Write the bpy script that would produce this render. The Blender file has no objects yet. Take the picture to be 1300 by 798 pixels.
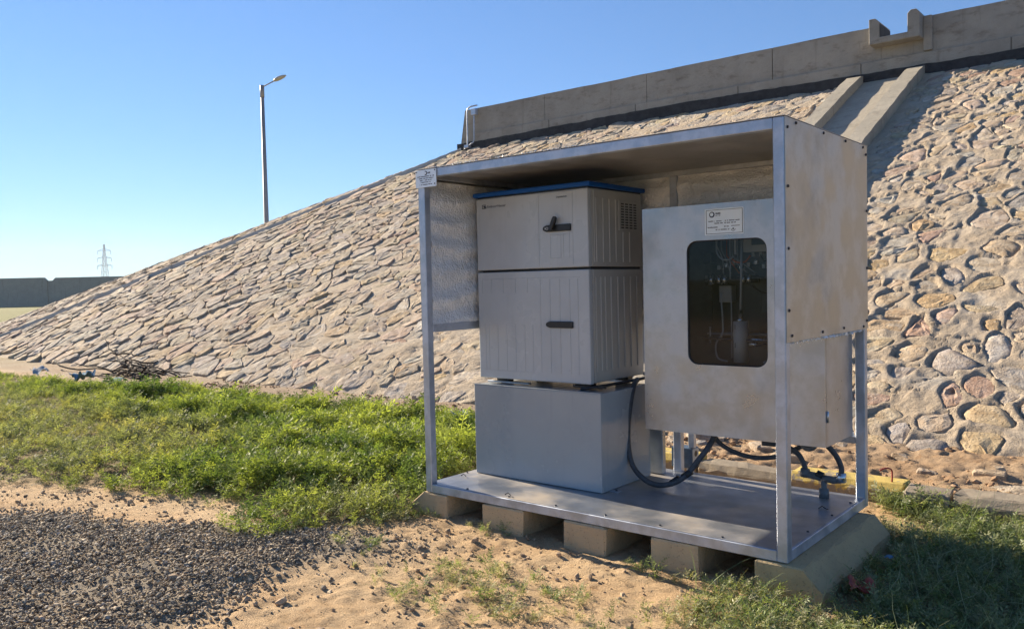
import bpy, bmesh, math, random
import numpy as np
from mathutils import Vector, Matrix
rng = np.random.default_rng(7)
random.seed(7)
SC = bpy.context.scene
COL = SC.collection

# ------------------------------------------------------------------ camera
GZ = -0.175                      # ground level
CAM = np.array([3.7502, -3.65060, 1.2775])
PITCH, YAW, ROLL, FPX = -0.0367, -0.6898, -0.0223, 1050.2
def cam_axes():
    cy, sy, cp, sp = math.cos(YAW), math.sin(YAW), math.cos(PITCH), math.sin(PITCH)
    f = np.array([sy*cp, cy*cp, sp]); rt = np.array([cy, -sy, 0.0]); up = np.cross(rt, f)
    c, s = math.cos(ROLL), math.sin(ROLL)
    return rt*c + up*s, -rt*s + up*c, f
R_, U_, F_ = cam_axes()
cam = bpy.data.cameras.new('camera'); camo = bpy.data.objects.new('camera', cam); COL.objects.link(camo)
camo.matrix_world = Matrix(((R_[0], U_[0], -F_[0], CAM[0]), (R_[1], U_[1], -F_[1], CAM[1]), (R_[2], U_[2], -F_[2], CAM[2]), (0, 0, 0, 1)))
cam.sensor_width = 36; cam.lens = 36*FPX/1300; cam.clip_end = 6000; cam.clip_start = 0.05
SC.camera = camo
def to_px(P):
    d = np.asarray(P, float) - CAM
    z = d @ F_
    return 650 + FPX*(d @ R_)/z, 399 - FPX*(d @ U_)/z, z

# ------------------------------------------------------------------ world, sun, exposure
SUN_EL = math.radians(23.8)
SUN_AZ = math.atan2(math.sin(math.radians(5.2)), -math.cos(math.radians(5.2)))   # direction towards the sun in the XY plane
w = bpy.data.worlds.new('World'); SC.world = w; w.use_nodes = True
nt = w.node_tree; bg = nt.nodes['Background']
sky = nt.nodes.new('ShaderNodeTexSky'); sky.sky_type = 'NISHITA'; sky.sun_disc = False
sky.sun_elevation = SUN_EL; sky.sun_rotation = math.pi/2 - SUN_AZ
sky.air_density = 1.0; sky.dust_density = 0.0; sky.ozone_density = 4.0; sky.altitude = 0
wb = nt.nodes.new('ShaderNodeMix'); wb.data_type = 'RGBA'; wb.blend_type = 'MULTIPLY'; wb.inputs[0].default_value = 1.0
wb.inputs[7].default_value = (0.72, 0.97, 1.30, 1)          # camera white balance towards blue, the same in all directions
gm = nt.nodes.new('ShaderNodeGamma'); gm.inputs[1].default_value = 0.8
nt.links.new(sky.outputs[0], gm.inputs[0]); nt.links.new(gm.outputs[0], wb.inputs[6]); nt.links.new(wb.outputs[2], bg.inputs[0]); bg.inputs[1].default_value = 0.064
sl = bpy.data.lights.new('sun', 'SUN'); so = bpy.data.objects.new('sun', sl); COL.objects.link(so)
sl.energy = 5.0; sl.angle = math.radians(0.5); sl.color = (1.0, 0.87, 0.68)
sd = Vector((math.cos(SUN_EL)*math.cos(SUN_AZ), math.cos(SUN_EL)*math.sin(SUN_AZ), math.sin(SUN_EL)))
so.rotation_euler = sd.to_track_quat('Z', 'Y').to_euler(); so.location = (-20, 4, 20)
SC.view_settings.view_transform = 'Standard'; SC.view_settings.look = 'None'
SC.view_settings.exposure = 1.35; SC.view_settings.gamma = 1.0; SC.view_settings.use_curve_mapping = False
SC.cycles.max_bounces = 6; SC.cycles.transparent_max_bounces = 8

# ------------------------------------------------------------------ helpers
def tag(o, label=None, cat=None, group=None, kind=None):
    if label: o['label'] = label
    if cat: o['category'] = cat
    if group: o['group'] = group
    if kind: o['kind'] = kind
    return o
def empty(name, loc=(0, 0, 0)):
    o = bpy.data.objects.new(name, None); COL.objects.link(o); o.location = loc; o.empty_display_size = .2
    return o
def link(name, me, mat=None, parent=None, smooth=False):
    if mat is not None: me.materials.append(mat)
    me.polygons.foreach_set('use_smooth', np.full(len(me.polygons), bool(smooth)))
    o = bpy.data.objects.new(name, me); COL.objects.link(o)
    if parent is not None:
        o.parent = parent
        p = parent; off = Vector((0, 0, 0))
        while p is not None: off += p.location; p = p.parent
        o.location = -off                      # parts are written in world coordinates
    return o
def fast_mesh(name, V, F, tint=None, uv=None):
    """V n x 3, F m x k (all faces the same number of corners)"""
    V = np.asarray(V, np.float32); F = np.asarray(F, np.int32)
    me = bpy.data.meshes.new(name); k = F.shape[1]
    me.vertices.add(len(V)); me.vertices.foreach_set('co', V.ravel())
    me.loops.add(F.size); me.loops.foreach_set('vertex_index', F.ravel())
    me.polygons.add(len(F)); me.polygons.foreach_set('loop_start', np.arange(0, F.size, k, dtype=np.int32))
    me.polygons.foreach_set('loop_total', np.full(len(F), k, np.int32))
    me.update(calc_edges=True)
    if tint is not None:
        a = me.attributes.new('tint', 'FLOAT_COLOR', 'POINT')
        t = np.ones((len(V), 4), np.float32); t[:, :3] = tint; a.data.foreach_set('color', t.ravel())
    return me
def py_mesh(name, V, F, tint=None):
    me = bpy.data.meshes.new(name); me.from_pydata([tuple(v) for v in V], [], F); me.update()
    if tint is not None:
        a = me.attributes.new('tint', 'FLOAT_COLOR', 'POINT')
        t = np.ones((len(V), 4), np.float32); t[:, :3] = tint; a.data.foreach_set('color', t.ravel())
    return me
class MB:
    """collects shapes into one bmesh"""
    def __init__(s): s.bm = bmesh.new()
    def box(s, x0, x1, y0, y1, z0, z1, bev=0.0, seg=1):
        r = bmesh.ops.create_cube(s.bm, size=1.0)
        vs = r['verts']
        for v in vs:
            v.co = Vector((x0 + (v.co.x+.5)*(x1-x0), y0 + (v.co.y+.5)*(y1-y0), z0 + (v.co.z+.5)*(z1-z0)))
        if bev:
            es = list({e for v in vs for e in v.link_edges})
            bmesh.ops.bevel(s.bm, geom=es, offset=bev, segments=seg, profile=.5, affect='EDGES')
        return s
    def tube(s, pts, r, n=8, caps=True):
        pts = [Vector(p) for p in pts]; rings = []
        rr = r if isinstance(r, (list, tuple)) else [r]*len(pts)
        prev = None
        for i, p in enumerate(pts):
            d = (pts[min(i+1, len(pts)-1)] - pts[max(i-1, 0)]).normalized()
            a = Vector((0, 0, 1)) if abs(d.z) < .9 else Vector((1, 0, 0))
            if prev is None: u = d.cross(a).normalized()
            else: u = (prev - d*prev.dot(d)).normalized()
            prev = u; v = d.cross(u)
            rings.append([s.bm.verts.new(p + (u*math.cos(2*math.pi*k/n) + v*math.sin(2*math.pi*k/n))*rr[i]) for k in range(n)])
        for a, b in zip(rings, rings[1:]):
            for k in range(n): s.bm.faces.new((a[k], a[(k+1) % n], b[(k+1) % n], b[k]))
        if caps:
            s.bm.faces.new(rings[0][::-1]); s.bm.faces.new(rings[-1])
        return s
    def prism(s, prof, axis, a0, a1, bev=0.0):
        """extrude a 2D profile; axis 'x': prof=(y,z), 'y': prof=(x,z), 'z': prof=(x,y)"""
        def P(p, a):
            return {'x': (a, p[0], p[1]), 'y': (p[0], a, p[1]), 'z': (p[0], p[1], a)}[axis]
        A = [s.bm.verts.new(P(p, a0)) for p in prof]; B = [s.bm.verts.new(P(p, a1)) for p in prof]
        n = len(prof); fs = [s.bm.faces.new(A[::-1]), s.bm.faces.new(B)]
        for i in range(n): fs.append(s.bm.faces.new((A[i], A[(i+1) % n], B[(i+1) % n], B[i])))
        bmesh.ops.recalc_face_normals(s.bm, faces=fs)
        if bev:
            es = list({e for f in fs for e in f.edges}); bmesh.ops.bevel(s.bm, geom=es, offset=bev, segments=1, affect='EDGES')
        return s
    def build(s, name, mat, parent=None, smooth=False, loc=None):
        me = bpy.data.meshes.new(name)
        bmesh.ops.recalc_face_normals(s.bm, faces=s.bm.faces)
        s.bm.to_mesh(me); s.bm.free()
        o = link(name, me, mat, parent, smooth)
        return o
def box(name, mat, parent, x0, x1, y0, y1, z0, z1, bev=.002): return MB().box(x0, x1, y0, y1, z0, z1, bev).build(name, mat, parent)
def spline(pts, n=8):
    P = [Vector(p) for p in pts]; P = [P[0]*2 - P[1]] + P + [P[-1]*2 - P[-2]]; out = []
    for i in range(1, len(P)-2):
        for k in range(n):
            t = k/n; a, b, c, d = P[i-1:i+3]
            out.append(.5*((2*b) + (c-a)*t + (2*a-5*b+4*c-d)*t*t + (3*b-a-3*c+d)*t**3))
    out.append(P[-2]); return out

# vectorised value noise
def _h(ix, iy, iz, s):
    n = (ix*374761393 + iy*668265263 + iz*2147483647 + s*1274126177) & 0xffffffff
    n = ((n ^ (n >> 13))*1274126177) & 0xffffffff
    n = ((n ^ (n >> 16))*2246822519) & 0xffffffff
    return ((n ^ (n >> 15)) & 0xffff)/65535.0
def vnoise(x, y, s=0):
    x = np.asarray(x, float); y = np.asarray(y, float)
    ix = np.floor(x).astype(np.int64); iy = np.floor(y).astype(np.int64); fx = x-ix; fy = y-iy
    fx = fx*fx*fx*(fx*(fx*6-15)+10); fy = fy*fy*fy*(fy*(fy*6-15)+10); z = ix*0
    a = _h(ix, iy, z, s); b = _h(ix+1, iy, z, s); c = _h(ix, iy+1, z, s); d = _h(ix+1, iy+1, z, s)
    return (a*(1-fx)+b*fx)*(1-fy) + (c*(1-fx)+d*fx)*fy - .5
def fbm(x, y, f=1.0, o=4, s=0, g=.5):
    t = 0; a = 1; n = 0
    for i in range(o):
        c, d = math.cos(i*1.1+.4), math.sin(i*1.1+.4)
        t = t + a*vnoise((x*c-y*d)*f+17.3*i, (x*d+y*c)*f-9.1*i, s+i*31); n += a; a *= g; f *= 2.03
    return t/n*2       # about -1..1
def sstep(a, b, x):
    t = np.clip((x-a)/(b-a), 0, 1); return t*t*(3-2*t)
def inpoly(x, y, P):
    x = np.asarray(x); y = np.asarray(y); r = np.zeros(x.shape, bool); n = len(P)
    for i in range(n):
        x0, y0 = P[i]; x1, y1 = P[(i+1) % n]
        if y0 == y1: continue
        c = ((y0 > y) != (y1 > y)) & (x < (x1-x0)*(y-y0)/(y1-y0)+x0); r ^= c
    return r
def polydist(x, y, P):
    """signed distance: negative inside"""
    d = np.full(np.shape(x), 1e9)
    n = len(P)
    for i in range(n):
        ax, ay = P[i]; bx, by = P[(i+1) % n]; ex, ey = bx-ax, by-ay
        t = np.clip(((x-ax)*ex+(y-ay)*ey)/(ex*ex+ey*ey), 0, 1)
        d = np.minimum(d, np.hypot(x-ax-t*ex, y-ay-t*ey))
    return np.where(inpoly(x, y, P), -d, d)

# ------------------------------------------------------------------ materials
class NT:
    def __init__(s, name):
        s.m = bpy.data.materials.new(name); s.m.use_nodes = True; s.t = s.m.node_tree
        s.p = s.t.nodes['Principled BSDF']; s.out = s.t.nodes['Material Output']
        s.co = s.n('ShaderNodeTexCoord'); s.obj = s.co.outputs['Object']
    def n(s, t, **k):
        o = s.t.nodes.new(t)
        for a, b in k.items(): setattr(o, a, b)
        return o
    def L(s, a, b): s.t.links.new(a, b)
    def val(s, x, sock):
        if isinstance(x, (int, float)): sock.default_value = x
        elif isinstance(x, tuple): sock.default_value = x if len(x) == 4 else (*x, 1)
        else: s.L(x, sock)
    def noise(s, scale, detail=4, rough=.55, vec=None, stretch=None, dist=0):
        o = s.n('ShaderNodeTexNoise'); o.inputs['Scale'].default_value = scale; o.inputs['Detail'].default_value = detail
        o.inputs['Roughness'].default_value = rough; o.inputs['Distortion'].default_value = dist
        v = vec or s.obj
        if stretch:
            m = s.n('ShaderNodeMapping'); m.inputs['Scale'].default_value = stretch; s.L(v, m.inputs[0]); v = m.outputs[0]
        s.L(v, o.inputs['Vector']); return o.outputs['Fac']
    def ramp(s, x, a, b, va=0.0, vb=1.0):
        o = s.n('ShaderNodeMapRange'); s.L(x, o.inputs[0]); o.interpolation_type = 'SMOOTHSTEP'
        for i, v in zip((1, 2, 3, 4), (a, b, va, vb)): o.inputs[i].default_value = v
        return o.outputs[0]
    def mix(s, f, a, b, mode='MIX'):
        o = s.n('ShaderNodeMix', data_type='RGBA', blend_type=mode)
        s.val(f, o.inputs[0]); s.val(a, o.inputs[6]); s.val(b, o.inputs[7]); return o.outputs[2]
    def math(s, op, a, b=0.0):
        o = s.n('ShaderNodeMath', operation=op); s.val(a, o.inputs[0]); s.val(b, o.inputs[1]); return o.outputs[0]
    def attr(s, name='tint'):
        o = s.n('ShaderNodeAttribute', attribute_name=name); return o.outputs['Color']
    def bump(s, h, dist, strength=1.0, normal=None):
        o = s.n('ShaderNodeBump'); o.inputs['Distance'].default_value = dist; o.inputs['Strength'].default_value = strength
        s.L(h, o.inputs['Height'])
        if normal: s.L(normal, o.inputs['Normal'])
        return o.outputs[0]
    def fin(s, col=None, rough=None, metal=None, normal=None, spec=None):
        p = s.p.inputs
        if col is not None: s.val(col, p['Base Color'])
        if rough is not None: s.val(rough, p['Roughness'])
        if metal is not None: s.val(metal, p['Metallic'])
        if spec is not None: p['Specular IOR Level'].default_value = spec
        if normal is not None: s.L(normal, p['Normal'])
        return s.m
def simple(name, col, rough=.5, metal=0.0, nscale=25, var=.15, bump=.0006):
    t = NT(name); a = t.noise(nscale, 4)
    c = t.mix(t.ramp(a, .3, .7), tuple(x*(1-var) for x in col), tuple(min(1, x*(1+var)) for x in col))
    return t.fin(c, rough, metal, t.bump(t.noise(nscale*4, 3), bump) if bump else None)

def m_stone():
    t = NT('fieldstone'); c = t.attr()
    a = t.noise(9, 6, .6); b = t.noise(45, 5, .65)
    c2 = t.mix(t.ramp(a, .32, .68), c, t.mix(1.0, c, (.66, .60, .54), 'MULTIPLY'))
    c3 = t.mix(t.ramp(b, .5, .75, 0, .45), c2, (.50, .44, .35))
    c3 = t.mix(t.ramp(t.noise(5, 5, .7), .56, .66, 0, .55), c3, (.46, .41, .335))
    n1 = t.bump(a, .030, 1.0); n2 = t.bump(b, .020, 1.0, n1)
    return t.fin(c3, .92, 0, n2, .2)
def m_mortar():
    t = NT('rough_mortar'); a = t.noise(2.2, 6, .6); b = t.noise(14, 6, .7); g = t.noise(90, 3, .6)
    c = t.mix(t.ramp(a, .35, .65), (.51, .405, .29), (.56, .465, .355))
    c = t.mix(t.ramp(b, .5, .72, 0, .45), c, (.34, .26, .18))
    c = t.mix(t.ramp(t.noise(1.1, 4, .6), .58, .7, 0, .6), c, (.50, .47, .42))
    n = t.bump(g, .012, 1.0, t.bump(b, .06, 1.0))
    return t.fin(c, .95, 0, n, .15)
def m_ground():
    t = NT('sandy_ground'); c = t.attr(); a = t.noise(1.6, 5, .6); b = t.noise(18, 6, .7); g = t.noise(130, 3, .7)
    c = t.mix(t.ramp(a, .35, .7, 0, .55), c, t.mix(1.0, c, (.82, .70, .58), 'MULTIPLY'))
    c = t.mix(t.ramp(b, .55, .75, 0, .45), c, t.mix(1.0, c, (.62, .54, .46), 'MULTIPLY'))
    c = t.mix(t.ramp(g, .56, .7, 0, .5), c, t.mix(1.0, c, (.55, .5, .45), 'MULTIPLY'))
    c = t.mix(t.ramp(t.noise(6, 6, .75), .56, .68, 0, .5), c, t.mix(1.0, c, (.74, .58, .44), 'MULTIPLY'))
    n = t.bump(g, .014, 1.0, t.bump(b, .035, .9))
    return t.fin(c, .95, 0, n, .15)
def m_concrete(name, c1, c2, stain=(.14, .11, .085), form=True, st=.6):
    t = NT(name); a = t.noise(1.4, 6, .65); b = t.noise(11, 6, .65); g = t.noise(120, 3)
    c = t.mix(t.ramp(a, .3, .7), c1, c2)
    c = t.mix(t.ramp(t.noise(2.6, 6, .7, stretch=(1, 1, 2.5)), .52, .72, 0, st), c, stain)
    c = t.mix(t.ramp(b, .5, .8, 0, .4), c, tuple(x*.7 for x in c1))
    v = t.n('ShaderNodeTexVoronoi'); v.inputs['Scale'].default_value = 55; t.L(t.obj, v.inputs['Vector'])
    pit = t.ramp(v.outputs['Distance'], .10, .26)
    c = t.mix(t.math('MULTIPLY', t.math('SUBTRACT', 1.0, pit), .45), c, tuple(x*.55 for x in c1))
    c = t.mix(t.ramp(t.noise(5, 5, .7, stretch=(1, 1, .12)), .55, .72, 0, .35), c, stain)
    n = t.bump(pit, .004, .7, t.bump(g, .004, .8, t.bump(b, .018, .7)))
    return t.fin(c, .9, 0, n, .25)
def m_galv(name, c1, c2, rough=.5, metal=.75, sc=7, dirt=(.20, .165, .12), da=.35):
    t = NT(name); a = t.noise(sc, 5, .6, dist=.1); b = t.noise(sc*9, 4, .6); d = t.noise(sc*.35, 6, .7)
    c = t.mix(t.ramp(a, .38, .62), tuple(x*.95 for x in c1), tuple(x*1.02 for x in c2))
    c = t.mix(t.ramp(b, .56, .76, 0, .32), c, tuple(x*.72 for x in c1))
    dm = t.ramp(d, .5, .75, 0, da); c = t.mix(dm, c, dirt)
    r = t.math('ADD', t.ramp(a, .3, .7, rough-.10, rough+.10), t.math('MULTIPLY', dm, .3))
    return t.fin(c, r, t.math('MULTIPLY', t.math('SUBTRACT', 1.0, dm), metal), t.bump(t.noise(2.2, 2), .03, .2))
def m_floor():
    t = NT('dusty_floor_sheet'); d = t.noise(2.0, 3, .5); e = t.noise(7, 6, .7, stretch=(1, 2.0, 1)); a = t.noise(9, 4)
    c = t.mix(t.ramp(a, .35, .65), (.26, .29, .34), (.36, .39, .44))
    dm = t.ramp(t.math('ADD', t.math('MULTIPLY', d, .85), t.math('MULTIPLY', e, .15)), .40, .66, .05, .72)
    c = t.mix(dm, c, (.46, .36, .24))
    return t.fin(c, t.ramp(dm, 0, 1, .30, .8), t.math('MULTIPLY', t.math('SUBTRACT', 1.0, dm), .75), t.bump(e, .001, .3))
def m_foil():
    t = NT('bubble_foil'); v = t.n('ShaderNodeTexVoronoi'); v.inputs['Scale'].default_value = 85; t.L(t.obj, v.inputs['Vector'])
    b = t.noise(30, 4, .6); a = t.noise(4, 4, .6, stretch=(1, 1, 3))
    c = t.mix(t.ramp(a, .35, .65), (.84, .85, .86), (.95, .96, .97))
    n = t.bump(v.outputs['Distance'], .006, .7, t.bump(b, .02, .6))
    return t.fin(c, .36, .35, n)
def m_paint(name, col, rough=.35, spec=.5, dust=.0):
    t = NT(name); a = t.noise(3, 5, .6); b = t.noise(60, 3)
    c = t.mix(t.ramp(a, .35, .7), col, tuple(x*.9 for x in col))
    c = t.mix(t.ramp(t.noise(7, 6, .7), .5, .8, 0, dust), c, (.36, .29, .20))
    c = t.mix(t.ramp(t.noise(22, 5, .7, stretch=(1, 1, .07)), .55, .75, 0, .28), c, tuple(x*.72 for x in col))
    c = t.mix(t.ramp(t.noise(38, 5, .8, stretch=(1, 1, .6)), .64, .72, 0, .35), c, tuple(min(1, x*1.25) for x in col))
    return t.fin(c, t.ramp(a, .3, .7, rough-.04, rough+.08), 0, t.bump(t.noise(1.8, 2), .02, .18, t.bump(b, .0004, .5)), spec)
def m_leaf(name, trans=.45):
    t = NT(name); c = t.attr()
    d = t.n('ShaderNodeBsdfDiffuse'); r = t.n('ShaderNodeBsdfTranslucent'); g = t.n('ShaderNodeBsdfGlossy'); g.inputs['Roughness'].default_value = .5
    t.L(c, d.inputs[0]); t.L(t.mix(1.0, c, (1.1, 1.15, .6), 'MULTIPLY'), r.inputs[0])
    m = t.n('ShaderNodeMixShader'); m.inputs[0].default_value = trans; t.L(d.outputs[0], m.inputs[1]); t.L(r.outputs[0], m.inputs[2])
    m2 = t.n('ShaderNodeMixShader'); m2.inputs[0].default_value = .025; t.L(m.outputs[0], m2.inputs[1]); t.L(g.outputs[0], m2.inputs[2])
    t.L(m2.outputs[0], t.out.inputs[0]); return t.m
def m_tint(name, rough=.9, bsc=60, bd=.004):
    t = NT(name); c = t.attr(); a = t.noise(bsc, 4, .6)
    return t.fin(t.mix(t.ramp(a, .35, .7, 0, .5), c, t.mix(1.0, c, (.6, .58, .55), 'MULTIPLY')), rough, 0, t.bump(a, bd, .8), .25)
def m_glass():
    t = NT('window_glass'); tr = t.n('ShaderNodeBsdfTransparent'); tr.inputs[0].default_value = (.58, .62, .65, 1)
    g = t.n('ShaderNodeBsdfGlossy'); g.inputs['Roughness'].default_value = .03; g.inputs[0].default_value = (.9, .95, 1, 1)
    f = t.n('ShaderNodeFresnel'); f.inputs[0].default_value = 1.33
    m = t.n('ShaderNodeMixShader'); t.L(f.outputs[0], m.inputs[0]); t.L(tr.outputs[0], m.inputs[1]); t.L(g.outputs[0], m.inputs[2])
    t.L(m.outputs[0], t.out.inputs[0]); return t.m
def m_kerb(paint):
    t = NT('kerb_yellow' if paint else 'kerb_plain'); b = t.noise(10, 6, .7); g = t.noise(110, 3, .7)
    c = t.mix(t.ramp(b, .35, .7), (.31, .26, .195), (.22, .18, .135))
    if paint:
        s = t.n('ShaderNodeSeparateXYZ'); t.L(t.obj, s.inputs[0])
        h = t.math('ADD', t.ramp(s.outputs[2], -.17, -.05, -.22, .05), t.noise(9, 5, .65))
        c = t.mix(t.ramp(h, .44, .47), c, t.mix(t.ramp(g, .4, .7), (.56, .42, .13), (.44, .33, .11)))
    return t.fin(c, .9, 0, t.bump(g, .004, .8, t.bump(b, .01, .6)), .2)

M = dict(strip=m_concrete('edging_concrete', (.52, .51, .48), (.45, .44, .41), st=.3), stone=m_stone(), mortar=m_mortar(), ground=m_ground(),
    wall=m_concrete('weathered_wall_concrete', (.36, .33, .28), (.28, .255, .215)),
    chute=m_concrete('chute_concrete', (.42, .37, .29), (.34, .30, .235), st=.35),
    block=m_concrete('kerbstone_concrete', (.58, .43, .25), (.50, .36, .21), stain=(.33, .24, .15), st=.5),
    blocky=m_concrete('kerbstone_faded_yellow', (.50, .37, .20), (.42, .31, .17), stain=(.30, .22, .13), st=.5),
    bitumen=simple('bitumen', (.025, .025, .028), .8, 0, 8, .4, .01),
    galv=m_galv('galvanised_tube', (.42, .46, .53), (.52, .56, .63), .42, .6, 9, da=.25),
    sheet=m_galv('weathered_steel_sheet', (.43, .425, .40), (.54, .535, .51), .42, .75, 5, dirt=(.27, .235, .18), da=.45),
    roof=m_galv('roof_steel_sheet', (.36, .36, .35), (.44, .43, .42), .45, .6, 5),
    steel=m_galv('stainless_cabinet_steel', (.38, .405, .44), (.47, .495, .53), .36, .75, 5, dirt=(.33, .32, .30), da=.35),
    floor=m_floor(), foil=m_foil(),
    cab=m_paint('cabinet_light_grey', (.47, .495, .515), .30, .5, .08), cabside=m_paint('cabinet_side_grey', (.46, .455, .43), .42, .5, .1),
    basebox=m_paint('base_box_grey', (.33, .365, .39), .22, .5, .05),
    blue=m_paint('blue_lid_plastic', (.004, .085, .36), .45, .25), black=simple('black_plastic', (.012, .014, .018), .45, 0, 30, .2, .0003),
    hose=simple('grey_hose', (.055, .06, .07), .55, 0, 40, .2, .001), pvc=simple('grey_pvc', (.12, .125, .13), .5, 0, 30, .15, .0004),
    white=simple('white_print_film', (.80, .90, .97), .45, 0, 12, .03, 0), ink=simple('dark_ink', (.02, .035, .07), .6, 0, 12, .1, 0),
    dev=simple('instrument_grey', (.42, .42, .40), .5, 0, 12, .08, .0003), dark=simple('dark_screen', (.03, .04, .05), .3, 0, 12, .1, 0),
    inner=m_galv('cabinet_inside', (.20, .20, .20), (.26, .26, .26), .45, .5, 5), tube=simple('white_tubing', (.36, .37, .38), .4, 0, 20, .05, 0),
    chrome=m_galv('valve_steel', (.6, .6, .6), (.7, .7, .7), .25, .95, 20), orange=simple('orange_cable', (.50, .12, .03), .5, 0, 20, .1, 0),
    red=simple('red_plastic', (.30, .035, .025), .5, 0, 20, .2, .001), glass=m_glass(),
    gravel=m_tint('crushed_stone', .8, 90, .003), pebble=m_tint('clod', .95, 60, .004), leaf=m_leaf('leaf_green'), grass=m_leaf('grass_stem', .3),
    wood=m_tint('dry_wood', .9, 30, .004), ky=m_kerb(True), kp=m_kerb(False),
    bolt=simple('dark_bolt', (.05, .05, .055), .4, .6, 30, .2, 0), pole=simple('painted_pole', (.26, .25, .25), .55, .2, 3, .1, 0),
    lampg=simple('lamp_housing', (.36, .33, .28), .5, 0, 10, .1, 0), farwall=m_concrete('far_wall_concrete', (.38, .34, .28), (.33, .30, .25), st=.2),
    pylon=simple('pylon_steel', (.38, .40, .42), .6, .3, 1, .05, 0), film=m_paint('plastic_film_white', (.34, .36, .38), .9, .05), filmb=m_paint('plastic_film_blue', (.13, .21, .29), .9, .05))

# ------------------------------------------------------------------ embankment surface
AX, AY, AZ = -12.63, 14.15, 5.20
TOE = 3.40
def emb_h(x, y):
    x = np.asarray(x, float); y = np.asarray(y, float); H = AZ-GZ; RR = AY-TOE
    yy = np.maximum(AY-y, 0)
    zl = AZ - H*np.sqrt((np.minimum(x-AX, 0)/24.0)**2 + (yy/RR)**2)
    return zl
BAND_PH = math.radians(22.5)
BX, BY = AX-24*math.sin(BAND_PH), AY-(AY-TOE)*math.cos(BAND_PH)
def band_dist(x, y):
    ex, ey = BX-AX, BY-AY; t = ((x-AX)*ex+(y-AY)*ey)/(ex*ex+ey*ey)
    return np.where((t > -.02), np.hypot(x-AX-t*ex, y-AY-t*ey), 9)
def grow(a, b, s0, f, smax):      # spacing grows away from a towards b
    out = [a]; s = s0; d = 1 if b > a else -1
    while (b-out[-1])*d > 0: out.append(out[-1]+d*s); s = min(s*f, smax)
    return out
def sheet(xs, ys, hf):
    X, Y = np.meshgrid(xs, ys); Z = hf(X, Y); nx, ny = len(xs), len(ys)
    V = np.stack([X, Y, Z], -1).reshape(-1, 3)
    i = np.arange(nx*ny).reshape(ny, nx)
    F = np.stack([i[:-1, :-1], i[:-1, 1:], i[1:, 1:], i[1:, :-1]], -1).reshape(-1, 4)
    return V, F
# stones: clipped Voronoi cells of an irregular point set, in plan
CX, CY = .43, .31
pts_ = []
for i, gx_ in enumerate(np.arange(-37, 7.0, CX)):
    for gy_ in np.arange(TOE-.15, 14.3, CY):
        x = gx_+rng.uniform(-.5, .5)*CX*1.1; y = gy_+rng.uniform(-.5, .5)*CY*1.1+(i % 2)*CY*.5
        r = rng.random(); pts_.append((x, y, .12 if r < .12 else 0.0))
        if r > .62: pts_.append((x+rng.uniform(-.6, .6)*CX, y+rng.uniform(-.6, .6)*CY, -.08))
        if r > .9: pts_.append((x+rng.uniform(-.7, .7)*CX, y+rng.uniform(-.7, .7)*CY, -.10))
pts_ = np.array(pts_)
keepp = np.ones(len(pts_), bool); binsz = .55; bins = {}
for k, p in enumerate(pts_): bins.setdefault((int(p[0]//binsz), int(p[1]//binsz)), []).append(k)
def nb(k, R):
    p = pts_[k]; bx, by = int(p[0]//binsz), int(p[1]//binsz); out = []
    for i in (-2, -1, 0, 1, 2):
        for j in (-2, -1, 0, 1, 2):
            for q in bins.get((bx+i, by+j), ()):
                if q != k and keepp[q]:
                    dd = math.hypot(pts_[q][0]-p[0], pts_[q][1]-p[1])
                    if dd < R: out.append((dd, q))
    out.sort(); return out
for k in range(len(pts_)):
    n_ = nb(k, .13)
    if n_: keepp[k] = False
def clip(poly, mx, my, nx, ny):
    out = []; n = len(poly)
    for k in range(n):
        a = poly[k]; b = poly[(k+1) % n]
        da = (a[0]-mx)*nx+(a[1]-my)*ny; db = (b[0]-mx)*nx+(b[1]-my)*ny
        if da <= 0: out.append(a)
        if (da < 0 < db) or (db < 0 < da):
            t = da/(da-db); out.append((a[0]+(b[0]-a[0])*t, a[1]+(b[1]-a[1])*t))
    return out
PAL = 1.12*np.array([(.48, .39, .295), (.44, .355, .27), (.51, .43, .33), (.40, .335, .27), (.47, .37, .26), (.36, .32, .28), (.52, .42, .30), (.45, .40, .34), (.46, .35, .28)])
PALR = 1.15*np.array([(.48, .35, .20), (.42, .29, .22), (.50, .38, .24), (.40, .36, .30), (.46, .41, .35), (.46, .38, .26)])
NEARX = -2.6
stones = []
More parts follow.
